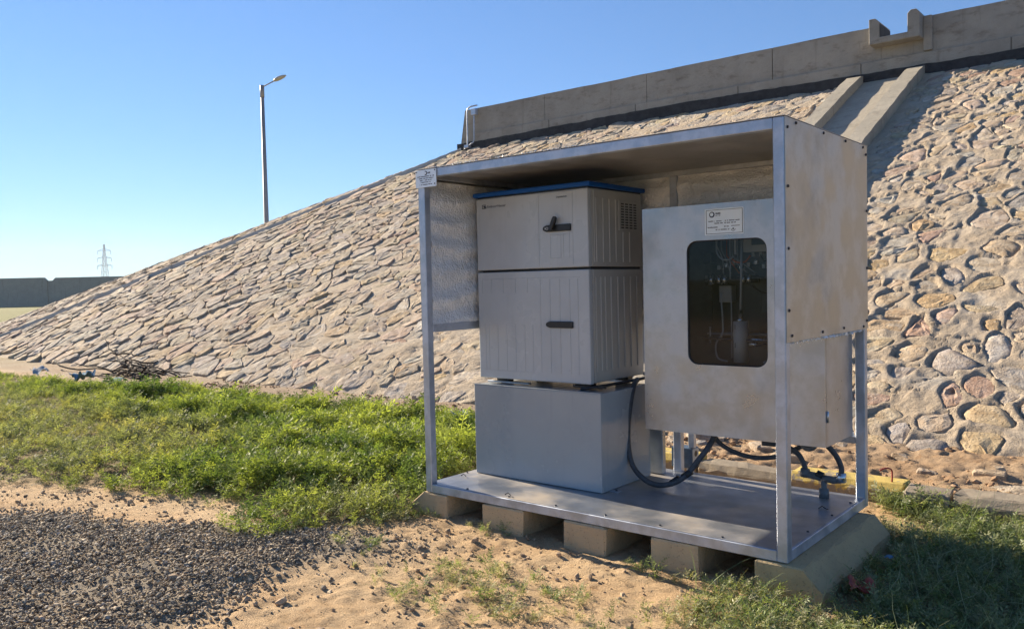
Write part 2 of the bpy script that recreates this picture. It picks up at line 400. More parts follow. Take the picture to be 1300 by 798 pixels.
for k in range(len(pts_)):
    if not keepp[k]: continue
    px, py, wk = pts_[k]
    if py < TOE+.02 or py > 14.08 or px < -36 or px > 6.4: continue
    z = float(emb_h(px, py))
    if z < GZ+.02: continue
    if px < AX:
        ph = math.atan2((AX-px)/24, (AY-py)/(AY-TOE))
        if ph > math.radians(68) or (AY-py) < .35: continue
    if float(band_dist(px, py)) < .30 or -1.86 < px < -.20: continue
    if rng.random() < (.12 if px > -3 else .02): continue
    poly = [(px-.6, py-.5), (px+.6, py-.5), (px+.6, py+.5), (px-.6, py+.5)]
    for dd, q in nb(k, 1.0)[:22]:
        qx, qy, wq = pts_[q]; wt = .5+(wk-wq)*.5
        poly = clip(poly, px+(qx-px)*wt, py+(qy-py)*wt, qx-px, qy-py)
        if len(poly) < 3: break
    if len(poly) < 3: continue
    P = np.array(poly); c = P.mean(0); L = np.hypot(*(P-c).T).mean()
    if L < .045: continue
    gap = rng.uniform(.008, .022) + (.004 if px > -3 else 0)
    P = c+(P-c)*max(.5, 1-gap/L)
    Q = []
    for a in range(len(P)):
        p, q = P[a], P[(a+1) % len(P)]; e = np.hypot(*(q-p))
        if e < .03: Q.append((p+q)/2); continue
        f = rng.uniform(.17, .31) if px < -1 or py > 8.5 else rng.uniform(.22, .31); Q.append(p*(1-f)+q*f)
        if e > .16: Q.append((p+q)/2 + rng.normal(0, .012, 2) + ((p+q)/2-c)*.05)
        Q.append(p*f+q*(1-f))
    Q = np.array(Q)
    if px > NEARX:                          # rounder, further apart where the mortar is thick
        P = c+(P-c)*(rng.uniform(.80, .97) if py < 8 else rng.uniform(.88, 1.0))
        for _ in range(2 if rng.random() < .35 else 1):
            R2 = []
            for a in range(len(P)): p, q = P[a], P[(a+1) % len(P)]; R2 += [p*.75+q*.25, p*.25+q*.75]
            P = np.array(R2)
        Q = P[::2] if len(P) > 18 else P
        Q = Q+rng.normal(0, .008, Q.shape)
    if len(Q) >= 5: stones.append((c, Q, L))
def stone_geo(c, Q, L):
    n = len(Q); d = Q-c
    hgt = (rng.uniform(.004, .030)+.004)*(1+.35*sstep(-4, -12, c[0])); tx, ty = rng.normal(0, .06), rng.normal(0, .06)
    d = d*(1+rng.normal(0, .03, n))[:, None]
    rings = [(1.03, -.07), (1.0, hgt*.45), (.93, hgt*.95), (.5, hgt*1.02)]
    if c[0] > NEARX: hgt = rng.uniform(.006, .022); rings = [(1.02, -.07), (1.0, -.008), (.90, hgt*.85), (.5, hgt*1.25)]; tx *= .6; ty *= .6
    vs = []
    for s, h in rings:
        x = c[0]+d[:, 0]*s; y = c[1]+d[:, 1]*s
        z = emb_h(x, y) + h + (tx*d[:, 0]+ty*d[:, 1])*s*(h > -.05) + (rng.normal(0, .002+hgt*.09, n) if h > -.05 else 0)
        vs.append(np.stack([x, y-.3*h, z], 1))
    vs.append(np.array([[c[0]+rng.normal(0, .1)*L, c[1]+rng.normal(0, .1)*L, float(emb_h(*c))+hgt*(rng.uniform(1.3, 1.7) if c[0] > NEARX else rng.uniform(.9, 1.35))]]))
    V = np.concatenate(vs); F = []
    for r in range(3):
        for k in range(n):
            a, b = r*n+k, r*n+(k+1) % n; F.append((a, b, b+n)); F.append((a, b+n, a+n))
    for k in range(n): F.append((3*n+k, 3*n+(k+1) % n, 4*n))
    warm = sstep(-3.5, 0, c[0])*sstep(8.5, 6.5, c[1])
    if rng.random() < .25+.35*warm: col = PALR[rng.integers(len(PALR))]
    else: col = PAL[rng.integers(len(PAL))]
    col = col*rng.uniform(.86, 1.12)*(1+rng.normal(0, .015, 3))
    if c[0] < -6: col = col*.7+np.array([.50, .415, .31])*.3
    return V, np.array(F), np.clip(col, .03, .7)
xs = sorted(set(np.round(grow(2.5, 12, .024, 1.03, .3) + grow(2.5, -2.6, .022, 1.0, .022) + grow(-2.6, -40, .03, 1.01, .2), 4)))
ys = sorted(set(np.round(grow(3.0, 14.17, .023, 1.004, .07), 4)) )
ys = [y for y in ys if y < 14.16] + [14.16, 14.4, 14.8, 15.4, 16.2, 17, 18, 19, 20.5, 22, 23.5, 25]
def mortar_h(X, Y):
    near = sstep(-14, -2, X)
    rid = 1-np.abs(fbm(X*1.0, Y*1.15, 3.1, 3, 5))*2.4
    z = emb_h(X, Y) + .010*fbm(X, Y, .7, 2, 3) - .016*(1-near) + .014*near + (.010+.013*near)*fbm(X, Y*1.1, 3.2, 4, 11) + (.004+.018*near)*rid
    w1 = fbm(X*.8+.3*fbm(X, Y, 3, 2, 14), Y*1.3, 2.6, 3, 12); g1 = fbm(X, Y, 1.7, 2, 13)
    z -= near*.045*sstep(.04, .0, np.abs(w1))*sstep(-.05, .12, g1)      # gaps left open along the upper edges of stones
    z += near*.012*np.abs(fbm(X, Y*1.4, 11, 3, 15))
    z = np.where((Y > 14.12) & (X >= AX), AZ-.02, z)
    z = np.where((Y > 14.12) & (X < AX), AZ - (AZ-GZ)*np.sqrt(((AX-X)/24)**2+((Y-AY)/10.75)**2), z)
    z -= .05*sstep(.30, .0, Y-TOE)
    return z
V, F = sheet(xs, ys, mortar_h)
nxs, nys = len(xs), len(ys); Vg = V.reshape(nys, nxs, 3); xa, ya = np.array(xs), np.array(ys)
for c, Q, L in stones:                      # set the near stones in sockets with a raised, broken mortar rim
    if c[0] < NEARX: continue
    i0, i1 = np.searchsorted(xa, (Q[:, 0].min()-.07, Q[:, 0].max()+.07)); j0, j1 = np.searchsorted(ya, (Q[:, 1].min()-.07, Q[:, 1].max()+.07))
    if i1 <= i0 or j1 <= j0: continue
    sub = Vg[j0:j1, i0:i1]; sdist = polydist(sub[..., 0], sub[..., 1], [tuple(q) for q in Q]); eh = emb_h(sub[..., 0], sub[..., 1])
    gapw = np.clip(-.011+.034*fbm(sub[..., 0], sub[..., 1], 4, 2, 17)+.009*(c[0]-sub[..., 0])/L+.007*(sub[..., 1]-c[1])/L, -.03, .022)
    low = sstep(.016, -.004, sdist-gapw); rim = sstep(.075, .02, sdist-gapw)*(1-low)
    sub[..., 2] = (sub[..., 2]+rim*(.004+.012*fbm(sub[..., 0], sub[..., 1], 8, 2, 18)))*(1-low)+(eh-.020)*low
V = Vg.reshape(-1, 3)
emb = link('stone_slope', fast_mesh('stone_slope', V, F), M['mortar'], None, True)
tag(emb, 'sloping embankment faced with rough stones set in pale mortar', kind='structure')

C3 = np.array([[s[0][0], s[0][1], float(emb_h(*s[0]))] for s in stones])
u, v, dz = to_px(C3)
area = np.array([s[2]**2 for s in stones])/np.maximum(dz, .5)**2.2
vis = (dz > .5) & (u > 0) & (u < 1300) & (v > 0) & (v < 640) & ~((u > 535) & (u < 1102) & (v > 150) & (v < 430)) & ~((u > 603) & (u < 1085) & (v > 300) & (v < 560))
area = np.where(vis, area, 0); top = set(np.argsort(-area)[:300].tolist())
bV, bF, bT, off = [], [], [], 0
for k, s in enumerate(stones):
    V, F, c = stone_geo(*s)
    T = np.repeat(c[None], len(V), 0)*(1+rng.normal(0, .03, (len(V), 1)))
    if k in top:
        o = link('stone', fast_mesh('stone', V, F, T), M['stone'], emb, s[0][0] > NEARX and k % 3 == 0)
    else:
        bV.append(V); bF.append(F+off); bT.append(T); off += len(V)
for _ in range(34):                      # loose flat stones bedded in the soil at the toe
    px, py = rng.uniform(-.8, 5.5), rng.uniform(2.5, 3.5)
    n = rng.integers(7, 11); a_ = np.sort(rng.uniform(0, 2*math.pi, n)); L = rng.uniform(.06, .17); rr_ = L*rng.uniform(.75, 1.15, n)
    d = np.stack([rr_*np.cos(a_)*1.25, rr_*np.sin(a_)*.8], 1); base_ = GZ+.03+max(0, py-2.9)*.12+rng.uniform(-.005, .02); tl = rng.normal(0, .12, 2); vs = []
    for s_, h_ in ((1.04, -.08), (1.0, -.002), (.85, .012), (.45, .017)): vs.append(np.stack([px+d[:, 0]*s_, py+d[:, 1]*s_, base_+h_+(d@tl)*s_*(h_ > 0)+rng.normal(0, .003, n)], 1))
    vs.append(np.array([[px, py, base_+.018]])); V = np.concatenate(vs); F = []
    for r in range(3):
        for k in range(n): a, b = r*n+k, r*n+(k+1) % n; F += [(a, b, b+n), (a, b+n, a+n)]
    for k in range(n): F.append((3*n+k, 3*n+(k+1) % n, 4*n))
    cc = PAL[rng.integers(6)]*rng.uniform(.8, 1.05)
    bV.append(V); bF.append(np.array(F)+off); bT.append(np.repeat(np.clip(cc, 0, .7)[None], len(V), 0)); off += len(V)
tag(link('stones', fast_mesh('stones', np.concatenate(bV), np.concatenate(bF), np.concatenate(bT)), M['stone'], emb, False), kind='stuff')
print('stones', len(stones))

# concrete edging strip running down the slope
NB = 90; pv = []; fa = []
dx, dy = BX-AX, BY-AY; LL = math.hypot(dx, dy); nx_, ny_ = -dy/LL, dx/LL
for k in range(NB+1):
    t = .005+k/NB*.995; x, y = AX+dx*t, AY+dy*t
    for s, h in ((-.11, -.05), (-.10, .060), (.0, .066), (.10, .060), (.11, -.05)):
        xx, yy = x+nx_*s, y+ny_*s; jj = .006*math.sin(k*3.3+s*9)
        pv.append((xx+rng.normal(0, .004), yy, float(emb_h(x, y)) + h + jj))
for k in range(NB):
    for s in range(4): a = k*5+s; fa.append((a, a+1, a+6, a+5))
tag(link('edging_strip', py_mesh('edging_strip', pv, fa), M['strip'], None), 'narrow raised concrete strip running down the left shoulder of the stone slope', 'concrete strip')

# ------------------------------------------------------------------ ground
GRAVEL = [(-3.4, -2.2), (-2.31, -1.55), (-1.87, -1.30), (-1.25, -1.12), (-.95, -.80), (-.33, -.58), (-.05, -.42), (.30, -.44), (.48, -.72), (.30, -1.0), (.22, -1.38), (.45, -1.85), (.35, -3.2), (-3.4, -3.6)]
WEED = [(-15, 2.3), (-12.7, 2.05), (-9.8, 2.15), (-7.5, 2.5), (-5.9, 2.4), (-4.4, 2.55), (-3.3, 2.5), (-2.6, 2.9), (-1.5, 2.6), (-.35, 2.2), (-.25, .9), (-.13, .15), (.0, -.08), (.02, -.36), (-.25, -.62), (-.36, -.92), (-.72, -1.0), (-1.2, -.55), (-1.7, -.75), (-2.4, -.85), (-3.1, -1.25), (-5, -2.0), (-7.5, -1.2), (-10, .2), (-15, 1.4)]
def ground_h(X, Y):
    near = np.exp(-((X-1)**2+(Y+.5)**2)/60.0)
    z = GZ + near*(.018*fbm(X, Y, .9, 3, 21) + 0.008*fbm(X, Y, 5.0, 4, 22) + .010*fbm(X, Y, 19, 3, 23))
    z += near*.011*sstep(.30, .55, fbm(X*1.0+Y*.5, Y, 9, 2, 24)); z -= near*.012*sstep(.03, 0, np.abs(fbm(X, Y, 3.4, 3, 25)))*sstep(0, .2, fbm(X, Y, 2.2, 2, 26))
    z += near*(-.012)*np.clip(fbm(X, Y, 3.3, 2, 77)-.25, 0, 1)*2
    g = polydist(X, Y, GRAVEL); z += .03*sstep(.12, -.35, g)*(near > .01)
    toe = sstep(2.2, 3.9, Y)*sstep(5.5, 4.2, Y)*(X > -14); z += toe*(.05+.04*fbm(X, Y, 1.7, 3, 31))
    soil = sstep(-1.5, .3, X)*sstep(1.95, 2.35, Y)*sstep(4.5, 3.9, Y); z += soil*(.015+.02*fbm(X, Y, 3, 3, 33)+.03*fbm(X, Y, 11, 3, 34))
    far = np.hypot(X, Y) > 60; z = np.where(far, z + .15*fbm(X, Y, .02, 2, 41), z)
    return z
xs = sorted(set(np.round(grow(0, 3.8, .022, 1.0, .022) + grow(3.8, 3000, .03, 1.13, 400) + grow(0, -4.5, .022, 1.004, .05) + grow(-4.5, -3000, .05, 1.045, 400), 4)))
ys = sorted(set(np.round(grow(0, 4.6, .024, 1.0, .03) + grow(4.6, 3000, .05, 1.12, 400) + grow(0, -2.8, .022, 1.0, .03) + grow(-2.8, -3000, .05, 1.2, 500), 4)))
V, F = sheet(xs, ys, ground_h)
X, Y = V[:, 0], V[:, 1]
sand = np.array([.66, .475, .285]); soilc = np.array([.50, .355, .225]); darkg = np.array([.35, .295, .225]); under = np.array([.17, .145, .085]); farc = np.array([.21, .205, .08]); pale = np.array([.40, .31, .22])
T = np.repeat(sand[None], len(V), 0)
def blend(T, m, c): return T*(1-m[:, None]) + c*m[:, None]
T = blend(T, sstep(-.4, .3, X)*sstep(1.9, 2.2, Y), soilc)
T = blend(T, sstep(2.0, 2.7, Y)*sstep(-.5, -2, X), pale)
T = blend(T, sstep(.05, -.25, polydist(X, Y, GRAVEL)), darkg)
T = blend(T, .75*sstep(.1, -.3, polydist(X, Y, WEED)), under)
T = blend(T, sstep(16, 30, np.hypot(X-3, Y+3)), farc)
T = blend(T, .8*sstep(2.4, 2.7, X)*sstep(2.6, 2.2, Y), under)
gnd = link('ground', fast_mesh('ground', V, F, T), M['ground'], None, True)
tag(gnd, 'sandy ground with reddish soil', kind='structure')
def gh(x, y): return float(ground_h(np.array([x]), np.array([y]))[0])

# ------------------------------------------------------------------ retaining wall on top of the slope
wall = empty('retaining_wall', (-12, 14.1, AZ)); tag(wall, 'long weathered grey concrete parapet wall along the top of the stone slope', 'wall')
WT = 6.29
def wall_seg(name, x0, x1, z0, z1, y0, slant=False):
    NXs = max(4, int((x1-x0)/.12)); NZs = 8; vs = []; fs = []
    for side, yy in ((0, y0), (1, 14.48)):
        for b in range(NZs+1):
            for a in range(NXs+1):
                x = x0+(x1-x0)*a/NXs; z = z0+(z1-z0)*b/NZs
                if slant: x = x + (1-a/NXs)*(z-5.1)*.20*(1 if a < NXs else 0)
                e = .010*float(fbm(x, z, 2.3, 3, 51)) if 0 < a < NXs else 0
                vs.append((x, yy+e*(1-side) + .0*z, z + (.012*float(fbm(x, 3, 1.2, 4, 52)) if b == NZs else 0)))
    W = NXs+1; S = (NZs+1)*W
    for b in range(NZs):
        for a in range(NXs):
            i = b*W+a; fs.append((i, i+1, i+1+W, i+W)); fs.append((S+i, S+i+W, S+i+1+W, S+i+1))
    for a in range(NXs): i = NZs*W+a; fs.append((i, i+1, S+i+1, S+i)); i = a; fs.append((i+1, i, S+i, S+i+1))
    for b in range(NZs): i = b*W; fs.append((i+W, i, S+i, S+i+W)); i = b*W+NXs; fs.append((i, i+W, S+i+W, S+i))
    return link(name, py_mesh(name, vs, fs), M['wall'], wall)
seams = [-12.72, -9.61, -6.51, -3.38]
for a, b in zip(seams, seams[1:]):
    wall_seg('wall_panel', a+.006, b-.006, 5.30, WT, 14.10, slant=(a == seams[0]))
NL, NR = -1.12, -.52                       # notch of the spout
wall_seg('wall_panel', -3.368, NL, 5.30, WT, 14.10); wall_seg('wall_panel', NL+.004, NR-.004, 5.30, 5.97, 14.104)
wall_seg('wall_panel', NR, 2.70, 5.30, WT, 14.10); wall_seg('wall_panel', 2.724, 5.9, 5.30, WT, 14.10); wall_seg('wall_panel', 5.924, 9.2, 5.30, WT, 14.10)
xx = -12.1
while xx < 9:                              # lower ledge of the wall, poured in shorter lengths
    x2 = xx+2.65; MB().box(xx, x2-.02, 14.066, 14.15, 5.33, 5.60, .006).build('wall_ledge', M['wall'], wall); xx = x2
vs = []; fs = []; n = 260                  # bitumen footing band, uneven lower edge
for k in range(n+1):
    x = -12.78+k*(9.2+12.78)/n; j = .03*float(fbm(x, 0, 1.5, 4, 61)); j2 = .02*float(fbm(x, 5, 4, 3, 62))
    top_ = 5.36+j2+.07*math.exp(-((x+6)/3.5)**2)
    vs += [(x, 14.055+j*.3, 5.02), (x, 14.050+j*.3, top_), (x, 14.30, top_-.004)]
for k in range(n):
    i = k*3; fs += [(i, i+3, i+4, i+1), (i+1, i+4, i+5, i+2)]
link('bitumen_band', py_mesh('bitumen_band', vs, fs), M['bitumen'], wall)
# drain spout through the wall
sp = empty('drain_spout', (-.8, 13.9, 5.87)); tag(sp, 'U shaped concrete drainage spout notched through the top of the parapet wall above the chute', 'spout')
MB().prism([(-1.27, 6.36), (-1.15, 6.36), (-1.09, 6.30), (-1.09, 5.98), (-.56, 5.98), (-.56, 6.33), (-.50, 6.39), (-.40, 6.39), (-.34, 6.32), (-.34, 5.86), (-1.27, 5.86)][::-1], 'y', 13.78, 14.60, .008).build('channel', M['wall'], sp)
MB().box(-1.088, -1.080, 13.86, 14.58, 5.99, 6.27, .002).build('bitumen_patch', M['bitumen'], sp)
MB().box(-.338, -.18, 14.02, 14.3, 5.62, 6.285, .01).build('side_pier', M['wall'], sp)
# conduits on the wall end
cd = empty('conduit_pipes', (-12.3, 14.0, 5.2)); tag(cd, 'pair of thin metal conduits with a small box at the parapet wall left end', 'conduit')
MB().tube(spline([(-12.30, 13.98, 5.22), (-12.30, 13.99, 5.7), (-12.31, 14.0, 6.2), (-12.25, 14.02, 6.33), (-12.1, 14.05, 6.36), (-12.0, 14.1, 6.37)], 5), .022, 6).build('pipe', M['galv'], cd, True)
MB().tube(spline([(-12.03, 13.98, 6.1), (-12.04, 13.98, 5.6), (-12.06, 13.98, 5.36), (-12.15, 13.95, 5.28), (-12.4, 13.95, 5.16)], 5), .020, 6).build('pipe', M['galv'], cd, True)
box('junction_box', M['galv'], cd, -12.11, -11.94, 13.93, 14.06, 6.08, 6.26, .01)
box('bracket', M['galv'], cd, -12.38, -12.22, 13.9, 14.05, 5.18, 5.27, .01)

# ------------------------------------------------------------------ chute down the slope
ch = empty('drainage_chute', (-1, 14, 5.2)); tag(ch, 'concrete drainage chute with two raised kerb rails running down the stone slope below the spout', 'chute')
def rail(x0, x1, name, h, wob):
    n = 60; vs = []; fs = []
    for k in range(n+1):
        y = 14.09-(14.09-TOE-.1)*k/n; z = float(emb_h(0, y)); hh = h*(1 if k > 2 else (.72, .9, .98)[k]) + .006*math.sin(k*1.7+wob)
        a, b = rng.normal(0, .006), rng.normal(0, .006)
        vs += [(x0+a, y, z-.12), (x0+a, y, z+hh), (x1+b, y, z+hh-.004), (x1+b, y, z-.12)]
    for k in range(n):
        i = k*4; fs += [(i, i+4, i+5, i+1), (i+1, i+5, i+6, i+2), (i+2, i+6, i+7, i+3)]
    fs += [(0, 1, 2, 3), (n*4+3, n*4+2, n*4+1, n*4)]
    link(name, py_mesh(name, vs, fs), M['chute'], ch)
rail(-1.74, -1.46, 'side_rail', .25, 0); rail(-.60, -.31, 'side_rail', .25, 2)
vs = []; fs = []
for k in range(41):
    y = 14.09-(14.09-TOE-.1)*k/40; z = float(emb_h(0, y)); vs += [(-1.47, y, z+.05), (-.59, y, z+.05)]
for k in range(40): i = k*2; fs.append((i, i+2, i+3, i+1))
link('channel_bed', py_mesh('channel_bed', vs, fs), M['chute'], ch)

# ------------------------------------------------------------------ street lamp, far wall, pylon
lamp = empty('street_lamp', (-32.6, 20.9, 0)); tag(lamp, 'tall grey street lamp with one arm standing behind the slope against the sky', 'street lamp')
K = 42/35.0
def lp(p): return tuple(CAM + (np.array(p)-CAM)*K)
p0 = lp((-26.50, 16.86, 3.0)); p1 = lp((-26.77, 16.98, 9.75)); p1 = (p0[0], p0[1], p1[2]); p2 = lp((-26.30, 17.35, 10.06))
MB().tube([(p0[0], p0[1], -.2), (p0[0], p0[1], 1.2), p1], [.155, .14, .085], 12).build('pole', M['pole'], lamp, True)
MB().tube([(p1[0], p1[1], p1[2]-.5), (p1[0], p1[1], p1[2]+.1)], .105, 12).build('collar', M['pole'], lamp, True)
a1 = Vector((p1[0]+.08, p1[1], p1[2]+.02)); dirx = Vector((R_[0], R_[1], 0)).normalized()
a2 = a1 + dirx*.62 + Vector((0, 0, .30))
MB().tube([a1, a1.lerp(a2, .5), a2], .032, 8).build('arm', M['pole'], lamp, True)
b = MB(); r = bmesh.ops.create_uvsphere(b.bm, u_segments=16, v_segments=10, radius=1.0)
ax = (dirx + Vector((0, 0, .42))).normalized(); side = ax.cross(Vector((0, 0, 1))).normalized(); upv = side.cross(ax)
for v in b.bm.verts:
    x, y, z = v.co; wdt = .17*(1-.25*x); v.co = a2 + ax*(.27+x*.36) + side*(y*wdt*1.1) + upv*(z*(.11 if z > 0 else .07)*(1-.15*x))
b.build('lamp_head', M['lampg'], lamp, True)

fw = empty('boundary_wall', (-109, 34, 0)); tag(fw, 'distant dark grey concrete boundary wall of long panels at the left edge beyond the field', 'wall')
wd = Vector((.772, .636, 0)); wn = Vector((.636, -.772, 0)); base = Vector((-109, 34.6, 0))
joint = 6.4
def wseg(s0, s1, z1, ch=True):
    a = base+wd*s0; b = base+wd*s1; prof = [(s0, GZ-.3), (s1, GZ-.3), (s1, z1-.45 if ch else z1), (s1-.45 if ch else s1, z1), (s0+.45 if ch else s0, z1), (s0, z1-.45 if ch else z1)]
    bm = MB(); A = []; B_ = []
    for s, z in prof:
        p = base+wd*s; A.append(bm.bm.verts.new((p.x, p.y, z))); q = p-wn*.4; B_.append(bm.bm.verts.new((q.x, q.y, z)))
    bm.bm.faces.new(A); bm.bm.faces.new(B_[::-1])
    for i in range(6): bm.bm.faces.new((A[i], B_[i], B_[(i+1) % 6], A[(i+1) % 6]))
    bm.build('wall_panel', M['farwall'], fw)
for k in range(-3, 4): wseg(joint+k*14.2+.06, joint+(k+1)*14.2-.5, 3.30+.05*(k % 2))
for k in range(-2, 5):
    s = joint+k*14.2-.47; bm = MB(); p = base+wd*s - wn*.08
    q = base+wd*(s+.50)-wn*.08
    v4 = [bm.bm.verts.new((a.x, a.y, z)) for a, z in ((p, -.3), (q, -.3), (q, 2.95), (p, 2.95))]; bm.bm.faces.new(v4)
    v5 = [bm.bm.verts.new((a.x-wn.x*.2, a.y-wn.y*.2, z)) for a, z in ((p, -.3), (q, -.3), (q, 2.95), (p, 2.95))]; bm.bm.faces.new(v5[::-1])
    bm.bm.faces.new((v4[3], v4[2], v5[2], v5[3])); bm.build('wall_post', M['farwall'], fw)

py = empty('electricity_pylon', (-1012, 457, 0)); tag(py, 'faint lattice electricity pylon with three pairs of arms on the horizon', 'pylon')
def lattice():
    bm = MB(); z = 0; hw = lambda z: 4.6 - 4.0*min(z, 58)/58*1.0
    lv = [0, 10, 19, 27, 34, 40, 45.5, 50.5, 55, 60]
    pc = Vector((-1012.5, 456.8, 0)); ex = Vector((.772, .636, 0)); ey = Vector((-.636, .772, 0))
    P = lambda sx, sy, z: pc + ex*sx*hw(z) + ey*sy*hw(z) + Vector((0, 0, z))
    cs = [(-1, -1), (1, -1), (1, 1), (-1, 1)]
    for a, b in zip(lv, lv[1:]):
        for i in range(4):
            c, d = cs[i], cs[(i+1) % 4]
            bm.tube([P(*c, a), P(*c, b)], .26, 4); bm.tube([P(*c, a), P(*d, b)], .15, 4); bm.tube([P(*d, a), P(*c, b)], .15, 4); bm.tube([P(*c, b), P(*d, b)], .15, 4)
    return bm, pc, ex
bm, pc, ex = lattice(); bm.build('tower', M['pylon'], py)
for z, L_ in ((52.5, 7.8), (43.5, 8.3), (34.5, 8.8)):
    bm = MB()
    for s in (-1, 1):
        tip = pc+ex*s*L_+Vector((0, 0, z)); bm.tube([pc+ex*s*.5+Vector((0, 0, z+2.2)), tip], .24, 4); bm.tube([pc+ex*s*1.2+Vector((0, 0, z)), tip], .24, 4)
    bm.build('cross_arm', M['pylon'], py)
    for s in (-1, 1):
        tip = pc+ex*s*L_+Vector((0, 0, z)); MB().tube([tip, tip-Vector((0, 0, 4.6))], .30, 5).build('insulator', M['pylon'], py)

# ------------------------------------------------------------------ kerbstones carrying the shelter
def kerbstone(name, prof, y0, y1, mat, label, group):
    b = MB().prism(prof, 'y', y0, y1, .008); bmesh.ops.subdivide_edges(b.bm, edges=[e for e in b.bm.edges if e.calc_length() > .3], cuts=10)
    for v in b.bm.verts: v.co += Vector((rng.normal(0, .0035), rng.normal(0, .003), rng.normal(0, .0012)))
    return tag(b.build(name, mat, None), label, 'kerbstone', group)
kt, kb = -.025, -.21; G1 = 'kerbstones carrying the shelter'
kerbstone('kerbstone', [(-.14, kb), (.19, kb), (.19, kt), (-.02, kt), (-.14, -.12)], -.012, 1.1, M['block'], 'chamfered concrete kerbstone under the left front corner of the shelter, by the weeds', G1)
kerbstone('kerbstone', [(.48, kb), (.785, kb), (.785, kt), (.48, kt)], -.006, 1.1, M['block'], 'square tan kerbstone second from the left under the shelter floor', G1)
kerbstone('kerbstone', [(1.075, kb), (1.35, kb), (1.35, kt), (1.075, kt)], -.008, 1.1, M['block'], 'square tan kerbstone in the middle of the row under the shelter floor', G1)
kerbstone('kerbstone', [(1.62, kb), (1.885, kb), (1.885, kt), (1.62, kt)], -.004, 1.1, M['block'], 'square tan kerbstone fourth from the left, next to the one at the right corner', G1)
kerbstone('kerbstone', [(2.18, kb), (2.495, kb), (2.495, -.12), (2.41, kt), (2.18, kt)], -.02, 1.06, M['blocky'], 'long chamfered kerbstone with faded yellow side under the right end of the shelter', G1)
def kerb_x(x0, x1, y0, z0, z1, mat, label, rot=(0, 0, 0), wdt=.16, d=.12):
    b = MB().prism([(y0, z0), (y0+wdt+.04, z0), (y0+wdt+.04, z1), (y0+.04, z1), (y0, z1-.05)], 'x', x0, x1, .008)
    bmesh.ops.subdivide_edges(b.bm, edges=[e for e in b.bm.edges if e.calc_length() > .25], cuts=8)
    for v in b.bm.verts: v.co += Vector((rng.normal(0, .003), rng.normal(0, .003), rng.normal(0, .003)))
    c = Vector(((x0+x1)/2, y0+.08, (z0+z1)/2)); R = Matrix.Rotation(rot[0], 3, 'X') @ Matrix.Rotation(rot[1], 3, 'Y') @ Matrix.Rotation(rot[2], 3, 'Z')
    for v in b.bm.verts: v.co = c + R @ (v.co-c)
    return tag(b.build('kerbstone', mat, None), label, 'kerbstone', 'kerbstones laid in a row behind the shelter')
kerb_x(-.55, .02, 1.9, -.24, -.035, M['ky'], 'yellow painted kerbstone behind the shelter, hidden mostly by the grey cabinet')
kerb_x(.03, .90, 1.9, -.24, -.035, M['ky'], 'yellow painted kerbstone seen behind the socket box at the back of the shelter')
kerb_x(.93, 1.60, 1.88, -.24, -.070, M['kp'], 'bare grey kerbstone between two yellow ones behind the hanging hoses', (0, .01, -.02))
kerb_x(1.62, 2.34, 1.89, -.24, -.045, M['ky'], 'chipped yellow kerbstone behind the pipe tee at the right rear post')
kerb_x(2.37, 2.62, 1.76, -.24, -.050, M['kp'], 'short tilted grey kerbstone just right of the yellow kerb end', (.12, .05, .06))
kerb_x(2.65, 3.22, 1.78, -.24, -.035, M['kp'], 'loose grey kerbstone lying in the weeds furthest right', (.06, -.02, -.03))

# ------------------------------------------------------------------ shelter
W, D, H = 2.333, 1.203, 2.0; T5 = .052; Z0 = -.022
sh = empty('equipment_shelter', (0, 0, Z0)); tag(sh, 'open fronted galvanised steel shelter with roof and half height side sheets, standing on kerbstones', 'shelter')
for x in (0, W-T5):
    for y in (0, D-T5): box('post', M['galv'], sh, x, x+T5, y, y+T5, Z0, H, .004)
box('post', M['galv'], sh, 1.130, 1.182, D-T5, D, Z0+.05, H-T5, .004)
for y in (0.0015, D-T5+.0015):
    box('rail', M['galv'], sh, T5, W-T5, y, y+T5-.003, Z0, Z0+T5, .003); box('rail', M['galv'], sh, T5, W-T5, y, y+T5-.003, H-T5, H, .003)
box('rail', M['galv'], sh, T5, W-T5, D-T5+.003, D-.003, .985, .985+T5, .003)
box('rail', M['galv'], sh, 1.182, W-T5, D-T5+.003, D-.003, .335, .335+.04, .003)
for x in (0.0015, W-T5+.0015):
    for z in (Z0, .985, H-T5): box('rail', M['galv'], sh, x, x+T5-.003, T5, D-T5, z, z+T5, .003)
box('floor_cross_member', M['galv'], sh, .60, .65, T5, D-T5, Z0, Z0+.045, .003); box('floor_cross_member', M['galv'], sh, 1.60, 1.65, T5, D-T5, Z0, Z0+.045, .003)
fl = box('floor_plate', M['floor'], sh, .012, W-.012, .008, D-.02, .0305, .0335, .001)
def bolt_mesh(r=.008, h=.006):
    b = MB(); bmesh.ops.create_cone(b.bm, cap_ends=True, segments=8, radius1=r, radius2=r*.7, depth=h); me = bpy.data.meshes.new('bolt'); b.bm.to_mesh(me); b.bm.free(); me.materials.append(M['bolt']); return me
BM = bolt_mesh()
def bolt(parent, loc, rot):
    o = bpy.data.objects.new('bolt', BM); COL.objects.link(o); o.parent = parent
    off = Vector((0, 0, 0)); p = parent
    while p is not None: off += p.location; p = p.parent
    o.location = Vector(loc)-off; o.rotation_euler = rot; return o
for x in (.03, .33, .66, 1.0, 1.33, 1.66, 2.0, 2.28): bolt(fl, (x, .03, .036), (0, 0, 0))
for y in (.35, .7, 1.0): bolt(fl, (W-.035, y, .036), (0, 0, 0)); bolt(fl, (.035, y, .036), (0, 0, 0))
